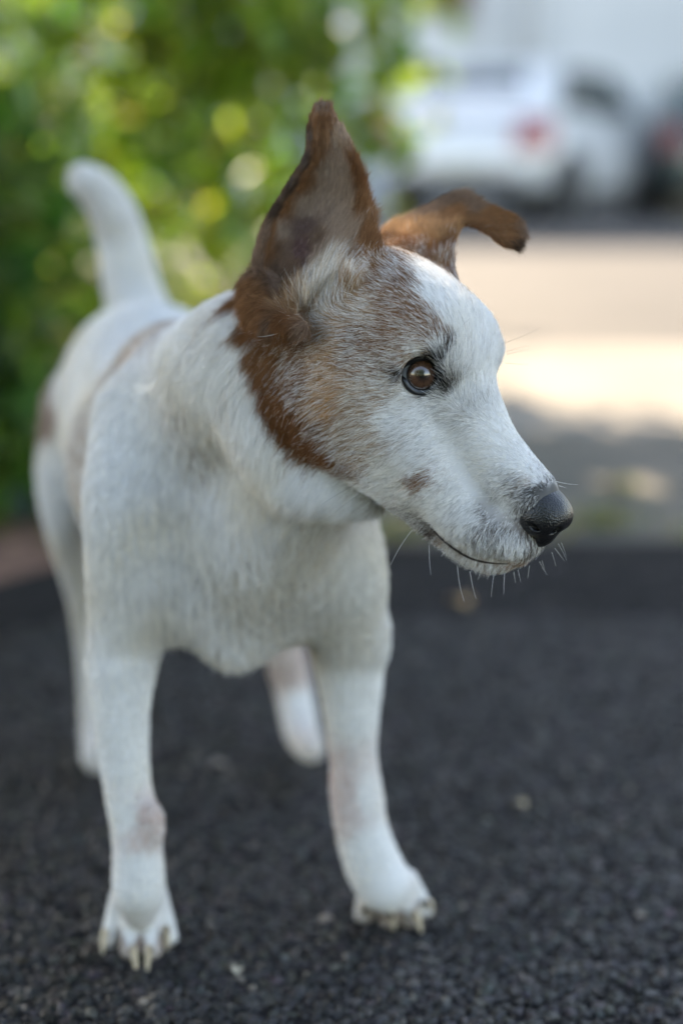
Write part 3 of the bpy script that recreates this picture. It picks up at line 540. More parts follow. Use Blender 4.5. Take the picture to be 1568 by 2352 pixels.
# coat: (x, y, share of coloured hairs, colour, size of the mark: 1 normal)
RUST = (.21, .092, .038); BRN = (.25, .118, .052); GOLD = (.45, .24, .105); TAN = (.38, .235, .135); DK = (0.060, 0.036, 0.024); GRY = (.16, .12, .11)
BLK = (.012, .011, .012); CRM = (.62, .53, .41); PINK = (.50, .30, .24); EARIN = (.39, .275, .20); PALE = (0.561, 0.469, 0.367); UMB = (.21, .128, .085)
COAT = [(c[0], c[1], c[2], c[3]) for c in [
 (900, 600, .55, BRN), (870, 640, .6, BRN), (940, 650, .75, RUST), (910, 700, .85, BRN), (960, 720, .8, BRN), (850, 720, .5, TAN), (900, 760, .8, BRN), (985, 765, .6, BRN), (1012, 768, .5, BRN), (935, 610, .6, RUST), (960, 590, .45, BRN),
 (985, 625, .12, TAN), (1010, 690, .06, TAN), (1040, 745, .04, TAN), (1065, 800, .08, TAN), (1000, 655, .06, TAN), (1100, 850, .03, TAN), (1075, 750, .03, TAN), (1050, 700, .03, TAN), (1020, 645, .08, TAN),
 (930, 800, .4, BRN), (980, 802, .3, TAN), (880, 800, .7, BRN), (830, 780, .5, RUST), (780, 760, .5, GOLD), (740, 780, .6, GOLD), (1028, 800, .5, DK), (1040, 818, .15, GRY), (1055, 850, .1, GRY), (1005, 800, .2, GRY),
 (700, 800, .9, RUST), (760, 830, .72, GOLD), (820, 830, .5, BRN), (880, 850, .33, BRN), (640, 765, .97, BRN), (615, 820, .98, BRN), (640, 900, .98, RUST), (680, 960, .98, RUST), (720, 1010, .97, RUST), (755, 1045, .92, RUST), (795, 1072, .75, RUST),
 (700, 880, .9, RUST), (760, 930, .82, GOLD), (800, 980, .5, TAN), (830, 900, .4, TAN), (880, 920, .3, TAN), (760, 880, .7, GOLD), (740, 980, .9, RUST), (860, 1000, .22, TAN), (820, 1040, .35, TAN), (900, 960, .16, GRY), (940, 930, .15, TAN), (840, 955, .35, TAN),
 (960, 1102, .75, BRN), (985, 1097, .7, BRN), (1015, 1090, .12, TAN), (930, 1078, .1, TAN), (965, 1065, .1, TAN), (900, 1100, .12, CRM), (935, 1120, .15, TAN), (990, 1130, .1, TAN),
 (1000, 1000, .08, GRY), (1060, 1050, .06, GRY), (1100, 1090, .1, GRY), (1150, 1118, .2, DK), (1180, 1110, .25, DK), (1212, 1104, .3, UMB), (1120, 1180, .22, DK), (1080, 1190, .18, DK), (1100, 1230, .22, DK), (1160, 1200, .25, DK), (1185, 1245, .2, DK), (1000, 1180, .1, GRY), (1060, 1130, .1, GRY), (1040, 1160, .15, GRY),
 (1190, 1060, .12, GRY), (1140, 1000, .05, GRY), (1215, 1080, .12, DK), (1225, 1105, .2, DK), (1218, 1128, .9, BLK), (1245, 1121, .9, BLK), (1272, 1124, .9, BLK), (1292, 1138, .9, BLK), (1205, 1140, .85, BLK), (1250, 1100, .35, GRY), (1195, 1140, .25, DK), (1200, 1215, .6, DK), (1225, 1250, .5, DK), (1160, 1160, .14, DK),
 (985, 1209, .5, DK), (992, 1218, .8, DK), (1012, 1234, .4, UMB), (1034, 1252, .4, UMB), (1058, 1269, .4, UMB), (1082, 1281, .4, UMB), (1110, 1291, .3, UMB), (1140, 1296, .25, UMB), (1190, 1296, .5, BRN), (955, 1186, .5, GRY),
 (985, 1238, .2, GRY), (1005, 1252, .2, GRY), (1022, 1265, .2, GRY), (1043, 1268, .12, CRM), (1062, 1282, .12, CRM), (1030, 1264, .12, CRM), (1085, 1294, .12, CRM), (1043, 1281, .15, CRM), (1070, 1296, .15, CRM), (1100, 1308, .25, CRM), (1020, 1228, .12, GRY), (1042, 1246, .15, GRY), (1066, 1262, .15, GRY), (1092, 1276, .15, GRY), (1090, 1316, .25, CRM), (1140, 1318, .3, CRM), (1200, 1302, .4, CRM), (940, 1205, .15, GRY), (1060, 1305, .25, GRY), (1130, 1280, .2, GRY), (1090, 1265, .15, GRY), (1050, 1235, .1, GRY), (1010, 1205, .08, GRY),
 # around the eye
 (915, 850, .95, BLK), (905, 846, .35, UMB), (933, 835, .8, BLK), (960, 826, .85, BLK), (990, 820, .95, BLK), (1008, 825, .98, BLK), (1014, 850, .95, BLK), (1020, 875, .95, BLK), (1026, 892, .85, BLK), (1042, 878, .3, DK), (1032, 850, .2, DK), (1030, 830, .15, GRY), (1012, 902, .9, BLK), (990, 903, .95, BLK), (965, 908, .9, BLK), (943, 897, .95, BLK), (925, 875, .95, BLK),
 (1060, 890, .12, GRY), (1040, 920, .2, GRY), (1005, 928, .2, GRY), (965, 935, .12, GRY), (925, 922, .15, TAN), (900, 885, .25, TAN), (890, 862, .3, TAN), (970, 806, .2, GRY), (940, 815, .3, BRN), (1000, 806, .3, GRY), (915, 830, .3, BRN), (1005, 918, .25, GRY), (980, 922, .2, GRY), (950, 916, .2, TAN), (930, 905, .2, TAN),
 # neck side of the patch
 (585, 900, 0, CRM), (598, 960, 0, CRM), (630, 1025, 0, CRM), (685, 1080, 0, CRM), (750, 1105, 0, CRM), (820, 1112, .08, CRM), (530, 740, 0, CRM), (530, 690, 0, CRM), (552, 800, 0, CRM), (570, 850, 0, CRM), (880, 1150, .08, CRM),
 (560, 700, 1, BRN), (572, 760, 1, BRN), (590, 810, 1, BRN), (602, 855, 1, RUST), (618, 905, 1, RUST), (632, 950, 1, RUST), (660, 1000, 1, RUST), (700, 1038, .98, RUST),
 # near ear
 (738, 240, 1, UMB), (735, 275, 1, RUST), (712, 310, 1, DK), (722, 310, 1, BRN), (745, 320, 1, BRN), (775, 330, 1, EARIN), (700, 372, 1, DK), (665, 430, 1, DK), (628, 490, 1, DK), (606, 550, 1, UMB), (592, 610, 1, UMB), (580, 650, 1, BRN), (556, 690, 1, BRN),
 (720, 370, 1, BRN), (690, 420, 1, BRN), (650, 480, 1, BRN), (622, 540, 1, BRN), (612, 590, 1, BRN), (640, 540, 1, EARIN), (750, 400, 1, EARIN), (790, 400, 1, EARIN), (812, 390, 1, RUST), (826, 430, 1, RUST), (740, 460, 1, EARIN), (790, 470, 1, EARIN), (825, 490, 1, BRN), (700, 480, 1, EARIN),
 (690, 530, 1, (.17, .105, .085)), (690, 575, 1, (.14, .075, .065)), (680, 610, 1, (.115, .06, .052)), (720, 560, 1, UMB), (760, 530, 1, EARIN), (800, 540, 1, EARIN), (835, 550, 1, BRN), (650, 590, 1, UMB), (655, 630, 1, (.2, .12, .08)), (625, 640, 1, UMB),
 (745, 582, 1, EARIN), (778, 598, 1, EARIN), (712, 618, 1, EARIN), (735, 622, 1, PALE), (760, 620, .9, EARIN), (720, 660, .9, PALE), (750, 670, .8, PALE), (700, 690, .9, PALE), (740, 710, .7, PALE), (775, 640, .9, TAN), (790, 610, .9, BRN), (780, 690, .7, TAN), (810, 650, .7, TAN), (820, 610, .9, BRN), (840, 590, .95, BRN), (852, 565, 1, RUST), (800, 710, .5, TAN), (720, 740, .8, TAN),
 (600, 720, 1, BRN), (620, 745, 1, UMB), (640, 735, 1, RUST), (665, 745, 1, RUST), (600, 690, 1, BRN), (690, 755, 1, UMB), (640, 700, 1, BRN), (668, 700, 1, TAN),
 # far ear; gold points put its sunlit patch into the colour
 (890, 535, 1, GOLD), (930, 530, 1, GOLD), (970, 545, 1, GOLD), (1000, 530, 1, GOLD), (1015, 570, 1, RUST), (895, 552, .95, BRN), (925, 562, .95, BRN), (960, 574, .95, BRN), (995, 585, .95, BRN), (1020, 595, .9, BRN), (930, 545, 1, GOLD), (1000, 560, 1, GOLD), (960, 485, 1, UMB), (1000, 465, 1, UMB), (1040, 447, 1, UMB), (1070, 450, 1, UMB), (1040, 490, 1, BRN), (1085, 475, 1, UMB), (1110, 490, 1, BRN), (1150, 505, 1, BRN), (1190, 520, 1, UMB), (1185, 555, 1, DK), (1165, 535, 1, BRN), (1028, 590, .8, BRN), (910, 505, 1, UMB), (1010, 600, .8, TAN),
 ]]
BODYC = [(480, 850, 0, CRM), (420, 760, 0, CRM), (500, 980, .25, CRM), (560, 1100, .15, CRM), (620, 1200, .25, CRM), (700, 1250, .3, CRM), (560, 1330, .3, CRM), (480, 1250, .1, CRM), (300, 1000, 0, CRM), (280, 1200, 0, CRM), (800, 1300, 0, CRM), (770, 1310, .3, CRM), (540, 1500, .3, CRM), (300, 1450, .1, CRM), (280, 1600, .05, CRM), (300, 1750, .1, CRM),
 (338, 1880, .3, PINK), (325, 1915, .22, PINK), (290, 1880, .1, CRM), (320, 2000, .05, CRM), (320, 2085, .02, CRM), (256, 2140, .02, CRM), (299, 2150, .02, CRM), (347, 2150, .02, CRM), (384, 2135, .02, CRM), (276, 2165, .6, UMB), (323, 2168, .7, UMB), (369, 2158, .6, UMB), (790, 1820, .28, PINK), (800, 1850, .22, PINK), (840, 1830, .1, PINK), (810, 1600, .1, CRM), (860, 1960, 0, CRM), (888, 2035, .02, CRM), (842, 2080, .02, CRM), (893, 2090, .02, CRM), (938, 2090, .02, CRM), (968, 2070, .02, CRM), (866, 2100, .6, UMB), (918, 2104, .6, UMB), (956, 2092, .6, UMB), (780, 1480, .25, CRM),
 (690, 1600, .1, CRM), (680, 1570, .3, PINK), (112, 850, .8, BRN), (106, 910, .8, BRN), (112, 960, .7, BRN), (135, 880, .1, CRM), (140, 960, .1, CRM), (125, 800, .3, BRN), (110, 1050, .1, CRM), (200, 800, 0, CRM), (300, 760, 0, CRM), (270, 550, 0, CRM), (200, 430, 0, CRM), (120, 1150, 0, CRM), (180, 1350, .1, CRM), (640, 1110, .1, CRM), (740, 1160, .15, CRM)]
cp, ca, cc = [], [], []
for tab, mir in ((COAT, True), (BODYC, False)):
    for x, y, a, col in tab:
        h = hit(x, y)
        if h is None: continue
        cp.append(h[0]); ca.append(a); cc.append(col)
        hl = to_head(h[0])
        if mir and hl[2] > 4 and hl[1] < 45: cp.append(mirror(h[0])); ca.append(a); cc.append(col)
cp, ca, cc = np.array(cp), np.array(ca), np.array(cc)
ca = np.where((ca > .9) & (ca < .995) & (np.abs(cc[:, 0]-RUST[0]) < .01), .965, ca)
ca = np.where((ca > .2) & (ca < .9) & (cc[:, 0] > cc[:, 2]*1.8), ca**.48, ca)
def idw(pts, ctr, vals, pw, eps=.0012, step=20000):
    out = np.empty((len(pts), vals.shape[1])); c2 = (ctr**2).sum(1)
    for i in range(0, len(pts), step):
        p = pts[i:i+step]
        d2 = np.maximum((p**2).sum(1)[:, None]+c2-2*p@ctr.T, 0)+eps**2
        w = (d2/d2.min(1, keepdims=True))**(-pw/2)
        out[i:i+step] = (w@vals)/w.sum(1, keepdims=True)
    return out
# lie and length of the coat: (x, y, run x, run y, hair length mm, lift)
LIE = [(1250, 1085, -.5, -.85, 3, .25), (1190, 1180, -.5, .85, 3.5, .3), (1150, 1150, -.75, .6, 3.5, .3), (1180, 1100, -.8, .3, 3, .3), (1160, 1245, -.15, 1, 5, .35), (1210, 1265, .1, 1, 5, .4), (1080, 1130, -.85, .45, 4, .3), (1050, 1200, -.6, .75, 5, .3), (1100, 1265, -.3, .95, 6, .35), (1000, 1160, -.8, .55, 5, .3), (1100, 1312, -.3, 1, 4, .3), (1010, 1258, -.6, .8, 5, .3), (950, 1205, -.7, .7, 6, .35), (1190, 1298, -.1, 1, 3.5, .35),
 (1150, 1010, -.6, -.5, 4, .25), (1080, 1010, -.85, .3, 4, .25), (1000, 1000, -.85, .4, 5.5, .3), (940, 950, -.95, .3, 5.5, .3), (900, 1050, -.8, .5, 7, .3), (880, 920, -.98, .15, 6, .3), (850, 860, -1, .0, 6, .3), (800, 980, -.85, .5, 8, .3), (850, 1080, -.8, .55, 8, .3), (720, 880, -.95, .3, 8, .3), (650, 850, -.8, .5, 9, .3), (680, 960, -.7, .7, 9, .3), (740, 1030, -.75, .6, 9, .3), (620, 900, -.6, .8, 10, .35), (600, 820, -.6, .75, 10, .35),
 (1100, 900, -.1, -1, 4.5, .3), (1085, 820, -.1, -1, 5, .3), (1040, 720, -.45, -.9, 6, .35), (970, 640, -.65, -.75, 7, .35), (940, 720, -.9, -.4, 6.5, .3), (880, 760, -1, -.15, 6.5, .3), (850, 700, -.95, -.3, 7, .3), (950, 800, -.98, .1, 5, .3), (800, 780, -1, 0, 7, .3), (740, 770, -1, .15, 7, .3), (1130, 780, .0, -1, 5, .45), (1150, 850, .1, -1, 4.5, .45), (1060, 650, -.3, -.9, 6, .4), (1028, 805, -.1, -1, 5, .5), (870, 610, -.8, -.6, 7, .35),
 (738, 250, .1, -1, 4.5, .25), (740, 330, .1, -1, 5, .25), (700, 380, .3, -.9, 4, .3), (640, 480, .3, -.9, 4, .3), (600, 580, .1, -1, 5, .4), (790, 360, .5, -.8, 6, .3), (820, 440, .7, -.6, 7, .35), (760, 430, .5, -.8, 6, .3), (800, 520, .8, -.5, 9, .35), (700, 500, .2, -.95, 4, .4), (690, 590, .2, -.9, 2.5, .5), (750, 570, .6, -.7, 8, .5), (740, 650, .4, -.9, 17, .45), (700, 700, .25, -.95, 16, .4), (770, 680, .6, -.75, 13, .4), (660, 640, .8, -.5, 9, .4), (720, 735, .35, -.9, 12, .35), (800, 620, .6, -.7, 8, .3), (850, 575, .5, -.8, 7, .3),
 (565, 700, -.7, .6, 9, .45), (600, 730, -.5, .8, 8, .35), (640, 745, -.4, .9, 6, .35), (590, 650, -.6, .5, 8, .5), (690, 752, -.6, .7, 6, .35), (560, 760, -.6, .75, 9, .35),
 (900, 540, -.5, -.8, 6, .3), (960, 545, -.3, -.95, 6, .3), (1010, 560, -.2, -.9, 6, .3), (1000, 470, .5, -.8, 5, .3), (1060, 455, .7, -.5, 5, .3), (1110, 490, .9, .3, 5, .3), (1160, 520, .85, .5, 5, .3), (1190, 550, .6, .8, 5, .3), (1025, 600, .2, -.9, 6, .4),
 (500, 720, -.6, .6, 11, .3), (480, 850, -.5, .85, 13, .3), (540, 950, -.2, 1, 13, .35), (600, 1080, -.3, .95, 13, .35), (700, 1120, -.5, .85, 12, .35), (800, 1150, -.6, .7, 11, .35), (420, 950, -.2, 1, 12, .3), (480, 1150, .1, 1, 13, .35), (560, 1250, 0, 1, 14, .35), (680, 1260, -.2, 1, 13, .3), (560, 1400, 0, 1, 13, .4), (535, 1480, 0, 1, 12, .4), (380, 1400, .2, 1, 12, .35), (320, 1000, -.3, 1, 10, .25), (260, 1250, -.1, 1, 10, .25), (280, 1450, 0, 1, 9, .25), (780, 1300, .1, 1, 9, .25), (800, 1450, 0, 1, 8, .25),
 (280, 1650, 0, 1, 6, .2), (310, 1850, 0, 1, 5, .2), (320, 2000, 0, 1, 5, .2), (320, 2110, 0, 1, 1.6, .2), (810, 1650, 0, 1, 6, .2), (820, 1830, 0, 1, 5, .2), (860, 1960, .3, 1, 5, .2), (900, 2070, .3, 1, 1.6, .2),
 (300, 760, -.2, -1, 9, .25), (200, 780, -.6, -.3, 9, .25), (130, 950, -.4, 1, 9, .25), (130, 1150, 0, 1, 9, .25), (190, 1350, .2, 1, 7, .25), (290, 600, -.2, -1, 8, .3), (255, 490, -.4, -.9, 8, .3), (200, 425, -.7, -.6, 8, .35), (690, 1600, .2, 1, 6, .2), (370, 800, -.3, -.6, 11, .25), (640, 1430, -.1, 1, 8, .25)]
lp, lv = [], []
for x, y, dx, dy, le, li in LIE:
    h = hit(x, y)
    if h is None: continue
    t = dx*CX-dy*CU; t = t-h[1]*(t@h[1]); t /= np.linalg.norm(t)+1e-9
    lp.append(h[0]); lv.append([*t, le/1000, li])
    hl = to_head(h[0])
    if hl[2] > 4 and hl[1] < 45 and hl[0] > -170 and hl[1] > -60: lp.append(mirror(h[0])); lv.append([*(t-2*(t@HLAT)*HLAT), le/1000, li])
lp, lv = np.array(lp), np.array(lv)
def vnoise(p, f, s):                  # cheap smooth noise, three channels
    o = np.zeros_like(p)
    for i in range(3):
        a = p*f*(1+.37*i)+s+i*1.7
        o[:, i] = np.sin(a[:, 0]+1.3*np.sin(a[:, 1]))*np.cos(a[:, 1]*1.1+1.7*np.sin(a[:, 2]))+.5*np.sin(2.3*a[:, 2]+1.9*np.cos(1.7*a[:, 0]))
    return o
WHITE = np.array((.88, .87, .855))
def coat_at(p):                       # share of coloured hairs and their colour
    r = idw(p, cp, np.column_stack([ca, cc*np.maximum(ca, .05)[:, None], np.maximum(ca, .05)]), 5)
    return r[:, 0], r[:, 1:4]/r[:, 4:5]

# ---- eye outline (x, y) round the opening
LID = [(919, 856), (933, 840), (951, 831), (971, 826), (989, 826), (1001, 836), (1006, 852), (1006, 868), (1020, 888), (1004, 885), (990, 894), (974, 899), (957, 897), (942, 886), (931, 869)]
def on_eye(x, y, r):
    d = P(x, y, 1)-CAM; d /= np.linalg.norm(d); o = EYE_C[0]-CAM; b = o@d; q = o-b*d; m = np.linalg.norm(q)
    return CAM+d*(b-math.sqrt(max(r*r-m*m, 0)))
LID = [(968+(x-968)*1.05, 862+(y-862)*1.0) for x, y in LID]
lid3 = np.array([on_eye(x, y, .0109) for x, y in LID]); lidc = lid3.mean(0)
lip3 = [hit(x, y) for x, y in ((985, 1209), (1000, 1224), (1020, 1243), (1045, 1262), (1070, 1277), (1095, 1287), (1125, 1293), (1160, 1295), (1195, 1292), (1228, 1282))]
lipn = np.array([h[1] for h in lip3 if h]); lip3 = np.array([h[0] for h in lip3 if h]); lipd = spline(lip3+lipn*.0001, 5); lip3 = spline(lip3, 5)
def bald(p):                          # no fur on the lids, the eye or the nose
    out = np.zeros(len(p), bool)
    for q in (p, p-2*((p-HN)@HLAT)[:, None]*HLAT):
        d = np.sqrt(((q[:, None]-lid3[None])**2).sum(2).min(1)) if len(q) else np.zeros(0)
        out |= (d < .0026) | (np.linalg.norm(q-lidc, axis=1) < .0080)
    for q in (p, p-2*((p-HN)@HLAT)[:, None]*HLAT): out |= np.sqrt(((q[:, None]-lip3[None])**2).sum(2).min(1)) < .0009
    h = to_head(p)
    out |= (h[:, 0] > -12) & (h[:, 1] > -17) & (np.abs(h[:, 2]) < 10.5) & (h[:, 0]*.9+h[:, 1]*.75 > -12)
    return out

# ---- skin mesh
dog = bpy.data.objects.new('dog', None); sc.collection.objects.link(dog)
dog.location = (-.09, .92, 0)
def part(name, me, mat, parent=None, loc=None):
    o = bpy.data.objects.new(name, me); sc.collection.objects.link(o)
    me.materials.append(mat)
    o.parent = parent or dog
    if o.parent is dog: o.location = -Vector(dog.location)
    return o
me = np_mesh('body', v_, q_)
sa, scol = coat_at(v_)
sk = WHITE*(1-sa[:, None])*.62+scol*sa[:, None]*.75
at = me.attributes.new('skin_colour', 'FLOAT_COLOR', 'POINT'); at.data.foreach_set('color', np.column_stack([sk, np.ones(len(sk))]).astype(np.float32).ravel())
m_skin = mat('skin', .6, spec=.2); a_ = N(m_skin, 'ShaderNodeAttribute', attribute_name='skin_colour'); lk(m_skin, a_.outputs['Color'], m_skin.node_tree.nodes['Principled BSDF'].inputs['Base Color'])
body = part('body', me, m_skin)

# ---- fur: one strand per sampled root, laid along the coat
m_fur = bpy.data.materials.new('fur'); m_fur.use_nodes = True
nt = m_fur.node_tree; pb = nt.nodes['Principled BSDF']; pb.inputs['Roughness'].default_value = .55; pb.inputs['Specular IOR Level'].default_value = .12
a_ = N(m_fur, 'ShaderNodeAttribute', attribute_name='fur_colour'); lk(m_fur, a_.outputs['Color'], pb.inputs['Base Color'])
tr = N(m_fur, 'ShaderNodeBsdfTranslucent'); lk(m_fur, a_.outputs['Color'], tr.inputs['Color']); mx = N(m_fur, 'ShaderNodeMixShader'); mx.inputs[0].default_value = .12
lk(m_fur, pb.outputs[0], mx.inputs[1]); lk(m_fur, tr.outputs[0], mx.inputs[2]); lk(m_fur, mx.outputs[0], nt.nodes['Material Output'].inputs['Surface'])
tri = np.concatenate([q_[:, [0, 1, 2]], q_[:, [0, 2, 3]]])
A_, B_, C_ = v_[tri[:, 0]], v_[tri[:, 1]], v_[tri[:, 2]]
nr_ = np.cross(B_-A_, C_-A_); ar_ = np.linalg.norm(nr_, axis=1)*.5
vn = np.zeros_like(v_)
for i in range(3): np.add.at(vn, tri[:, i], nr_)
vn /= np.linalg.norm(vn, axis=1, keepdims=True)+1e-12
cen = (A_+B_+C_)/3; hc = to_head(cen)
head_w = 1/(1+np.exp((np.linalg.norm(cen-H(-90, 0, 10), axis=1)-.125)/.008))     # dense on the head, sparser behind
facing = ((CAM-cen)*nr_).sum(1) > -.3*np.linalg.norm(CAM-cen, axis=1)*ar_*2
dens = (head_w*6.0e6+(1-head_w)*1.5e6)*np.where(facing, 1, .3)*FUR
cnt = rng.poisson(ar_*dens); ti = np.repeat(np.arange(len(tri)), cnt)
r1, r2 = rng.random((2, len(ti))); s_ = np.sqrt(r1); w0, w1, w2 = 1-s_, s_*(1-r2), s_*r2
root = w0[:, None]*A_[ti]+w1[:, None]*B_[ti]+w2[:, None]*C_[ti]
nrm = w0[:, None]*vn[tri[ti, 0]]+w1[:, None]*vn[tri[ti, 1]]+w2[:, None]*vn[tri[ti, 2]]
nrm /= np.linalg.norm(nrm, axis=1, keepdims=True)
keep = ~bald(root) & (root[:, 2] > .004)
root, nrm, hw = root[keep], nrm[keep], head_w[ti][keep]
n = len(root)
r_ = idw(root, lp, lv, 4, .004)
d_ = r_[:, :3]+.12*vnoise(root, 160, 1.)+.10*vnoise(root, 420, 5.)+rng.normal(0, .10, (n, 3))
d_ -= nrm*(d_*nrm).sum(1)[:, None]; d_ /= np.linalg.norm(d_, axis=1, keepdims=True)+1e-9
le = r_[:, 3]*(.78+.22*hw)*np.clip(rng.normal(1, .18, n), .5, 1.6); li = r_[:, 4]*np.clip(rng.normal(1.1, .3, n), .5, 2.)*(1+.35*(1-hw))
aa, fc = coat_at(root+rng.normal(0, .0010, (n, 3)))
pick = rng.random(n) < aa
k_ = np.floor(root/(.0022*hw+.0045*(1-hw)+0*root[:, 0])[:, None].round(4)+.37).astype(np.int64)
lock = (((k_[:, 0]*73856093) ^ (k_[:, 1]*19349663) ^ (k_[:, 2]*83492791))*48271 & 0xffff)/65535.
mix_ = np.clip(.22+aa*2.0, 0, 1)[:, None]
base = np.where(pick[:, None], (WHITE*(1-mix_)+fc*mix_)*np.clip(rng.normal(1, .24, n), .5, 1.7)[:, None], WHITE*(np.clip(rng.normal(.97, .06, n), .7, 1.08)*(1-.15*lock*(1-.55*hw)))[:, None]*(1-np.clip(vnoise(root, 38, 2.)[:, :1]*.5+.1, 0, 1)*np.array((.05, .10, .20))))
tick = pick & (aa < .93) & (rng.random(n) < .3)            # dark hairs with pale tips
NP = 5
t = np.linspace(0, 1, NP)
pos = root[:, None]-nrm[:, None]*.0004+le[:, None, None]*(d_[:, None]*t[None, :, None]+nrm[:, None]*(li[:, None]*(t-.55*t*t)[None])[:, :, None])
def clump(c, size, amount, salt):     # strands of one lock lean towards its middle
    k = np.floor(root/size+salt).astype(np.int64); h = (k[:, 0]*73856093) ^ (k[:, 1]*19349663) ^ (k[:, 2]*83492791)
    hs = [((h*m) & 0xffff)/65535. for m in (2654435, 40503, 77777)]
    m = (k-salt+np.stack(hs, 1))*size; off = m-root; off -= nrm*(off*nrm).sum(1)[:, None]
    return off[:, None]*(amount*t**1.5)[None, :, None]
for size, amount, salt, wt in ((.0034, .42, .3, hw), (.0016, .3, .7, hw), (.0065, .45, .1, 1-hw), (.0028, .35, .5, 1-hw)): pos += clump(pos, size, amount, salt)*wt[:, None, None]
pos += (le*.05)[:, None, None]*rng.normal(0, 1, (n, 1, 3))*(t*t)[None, :, None]
rad = (.000055*hw+.000085*(1-hw))[:, None]*np.array([1, 1, .9, .65, .2])[None]
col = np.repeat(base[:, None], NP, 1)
col[:, 0] *= .68; col[:, 1] *= .86  # darker roots: shade between the hairs put into their colour
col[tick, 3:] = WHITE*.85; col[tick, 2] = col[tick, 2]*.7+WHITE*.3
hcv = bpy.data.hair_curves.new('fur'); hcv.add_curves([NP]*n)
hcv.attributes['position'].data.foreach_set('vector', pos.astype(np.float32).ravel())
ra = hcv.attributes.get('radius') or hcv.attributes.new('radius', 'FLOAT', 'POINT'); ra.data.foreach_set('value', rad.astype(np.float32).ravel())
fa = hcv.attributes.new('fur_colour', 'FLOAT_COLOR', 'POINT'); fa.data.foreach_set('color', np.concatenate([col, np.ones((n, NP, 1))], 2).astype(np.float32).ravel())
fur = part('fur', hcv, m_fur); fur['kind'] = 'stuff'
print('fur strands', n, round(time.time()-T0, 1))
# ---- nose leather: its own small distance field
VOX = .0006
GMIN = H(-6, -6, 0)-.024; GMAX = H(-6, -6, 0)+.024; GN = np.ceil((GMAX-GMIN)/VOX).astype(int)+1
FLD = np.full(GN, .03, np.float32)
hell(-8.5, 1.5, 0, (13.5, 7, 11), .004)
hell(-1, -2.5, 4, (7, 6.5, 7), .004)
hell(-7, -6.5, 8, (10, 8.5, 6), .004)
hell(-1, -12.5, 0, (6.5, 8.5, 6.5), .004)
hell(1.6, -4.2, 5.8, (5, 3.6, 3.2), .0015, cut=True)
hchain([(2, -5, 6.0, 2.4), (-3, -8, 11.5, 1.6), (-7, -8.5, 15, .9)], .0015, cut=True)
hchain([(8, 2, 0, .5), (7.2, -6, 0, .7), (6.2, -14, 0, .8), (5, -22, 0, .8)], .0015, both=False, cut=True)
def tex_bump(m, scale, dist, kind='ShaderNodeTexVoronoi', strength=.5):
    tc = N(m, 'ShaderNodeTexCoord'); t = N(m, kind); t.inputs['Scale'].default_value = scale
    b = N(m, 'ShaderNodeBump'); b.inputs['Distance'].default_value = dist; b.inputs['Strength'].default_value = strength
    lk(m, tc.outputs['Object'], t.inputs['Vector']); lk(m, t.outputs[0], b.inputs['Height'])
    lk(m, b.outputs[0], m.node_tree.nodes['Principled BSDF'].inputs['Normal']); return t
nv, nq = surface_nets(FLD); nv = GMIN+nv*VOX
m_nose = mat('wet nose leather', .34, (.008, .008, .009), .4); tex_bump(m_nose, 1100, .0006)
m_nose.node_tree.nodes['Principled BSDF'].inputs['Coat Weight'].default_value = .12; m_nose.node_tree.nodes['Principled BSDF'].inputs['Coat Roughness'].default_value = .25
part('nose', np_mesh('nose', nv, nq), m_nose)

# ---- eyes: ball, clear cornea bulge, dark lids
def eye(side):
    S = (lambda q: q) if side > 0 else mirror
    c = EYE_C[0]; ax = on_eye(971, 861, EYE_R)-c; ax /= np.linalg.norm(ax)
    e1 = np.cross(ax, HU); e1 /= np.linalg.norm(e1); e2 = np.cross(e1, ax)
    nu, nw = 72, 72; vs, cs = [], []
    for i in range(nu+1):
        th = math.pi*i/nu
        for j in range(nw):
            ph = 2*math.pi*j/nw
            r = EYE_R*(1+.05*max(0, math.cos(min(th*1.75, math.pi/2)))**1.5)
            vs.append(S(c+r*(math.cos(th)*ax+math.sin(th)*(math.cos(ph)*e1+math.sin(ph)*e2))))
            k = .5+.5*math.sin(ph*23+3*math.sin(ph*7))*.5+.25*math.sin(ph*41+i*.8)
            d = math.degrees(th)
            iris = np.array((.072, .035, .020))*(.65+.7*k)*(.75+.5*math.sin(min(d/42, 1)*math.pi)); pup = np.array((.006, .005, .005)); limb = np.array((.012, .010, .010)); scl = np.array((.50, .54, .60))
            def st(a, b): return min(max((d-a)/(b-a), 0), 1)
            x = pup+(iris-pup)*st(7, 24); x = x+(limb-x)*st(38, 44); x = x+(scl-x)*st(47, 51); cs.append((*x, 1))
    fs = [(i*nw+j, i*nw+(j+1) % nw, (i+1)*nw+(j+1) % nw, (i+1)*nw+j)[::(-1 if side > 0 else 1)] for i in range(nu) for j in range(nw)]
    me = np_mesh('eyeball', np.array(vs), np.array(fs)); a = me.attributes.new('iris', 'FLOAT_COLOR', 'POINT'); a.data.foreach_set('color', np.array(cs, np.float32).ravel())
    eb = part('eyeball', me, m_eye)
    lids = np.array([S(q) for q in lid3]); cc_ = np.array(S(c)); L3 = spline(np.vstack([lids, lids[:1]]), 6)[:-1]
    mid = L3.mean(0); rings = []
    for out, r in ((-.0006, .0105), (.0, .0116), (.0009, .0124), (.0026, .0124), (.0042, .0119), (.0058, .0103)):
        row = []
        for q in L3:
            w = q-mid; d = q+w/np.linalg.norm(w)*out-cc_; row.append(cc_+d/np.linalg.norm(d)*r)
        rings.append(row)
    n = len(L3); vs = np.array(rings).reshape(-1, 3)
    fs = [(i*n+j, i*n+(j+1) % n, (i+1)*n+(j+1) % n, (i+1)*n+j) for i in range(len(rings)-1) for j in range(n)]
    part('eyelid', np_mesh('eyelid', vs, np.array(fs)), m_lid)
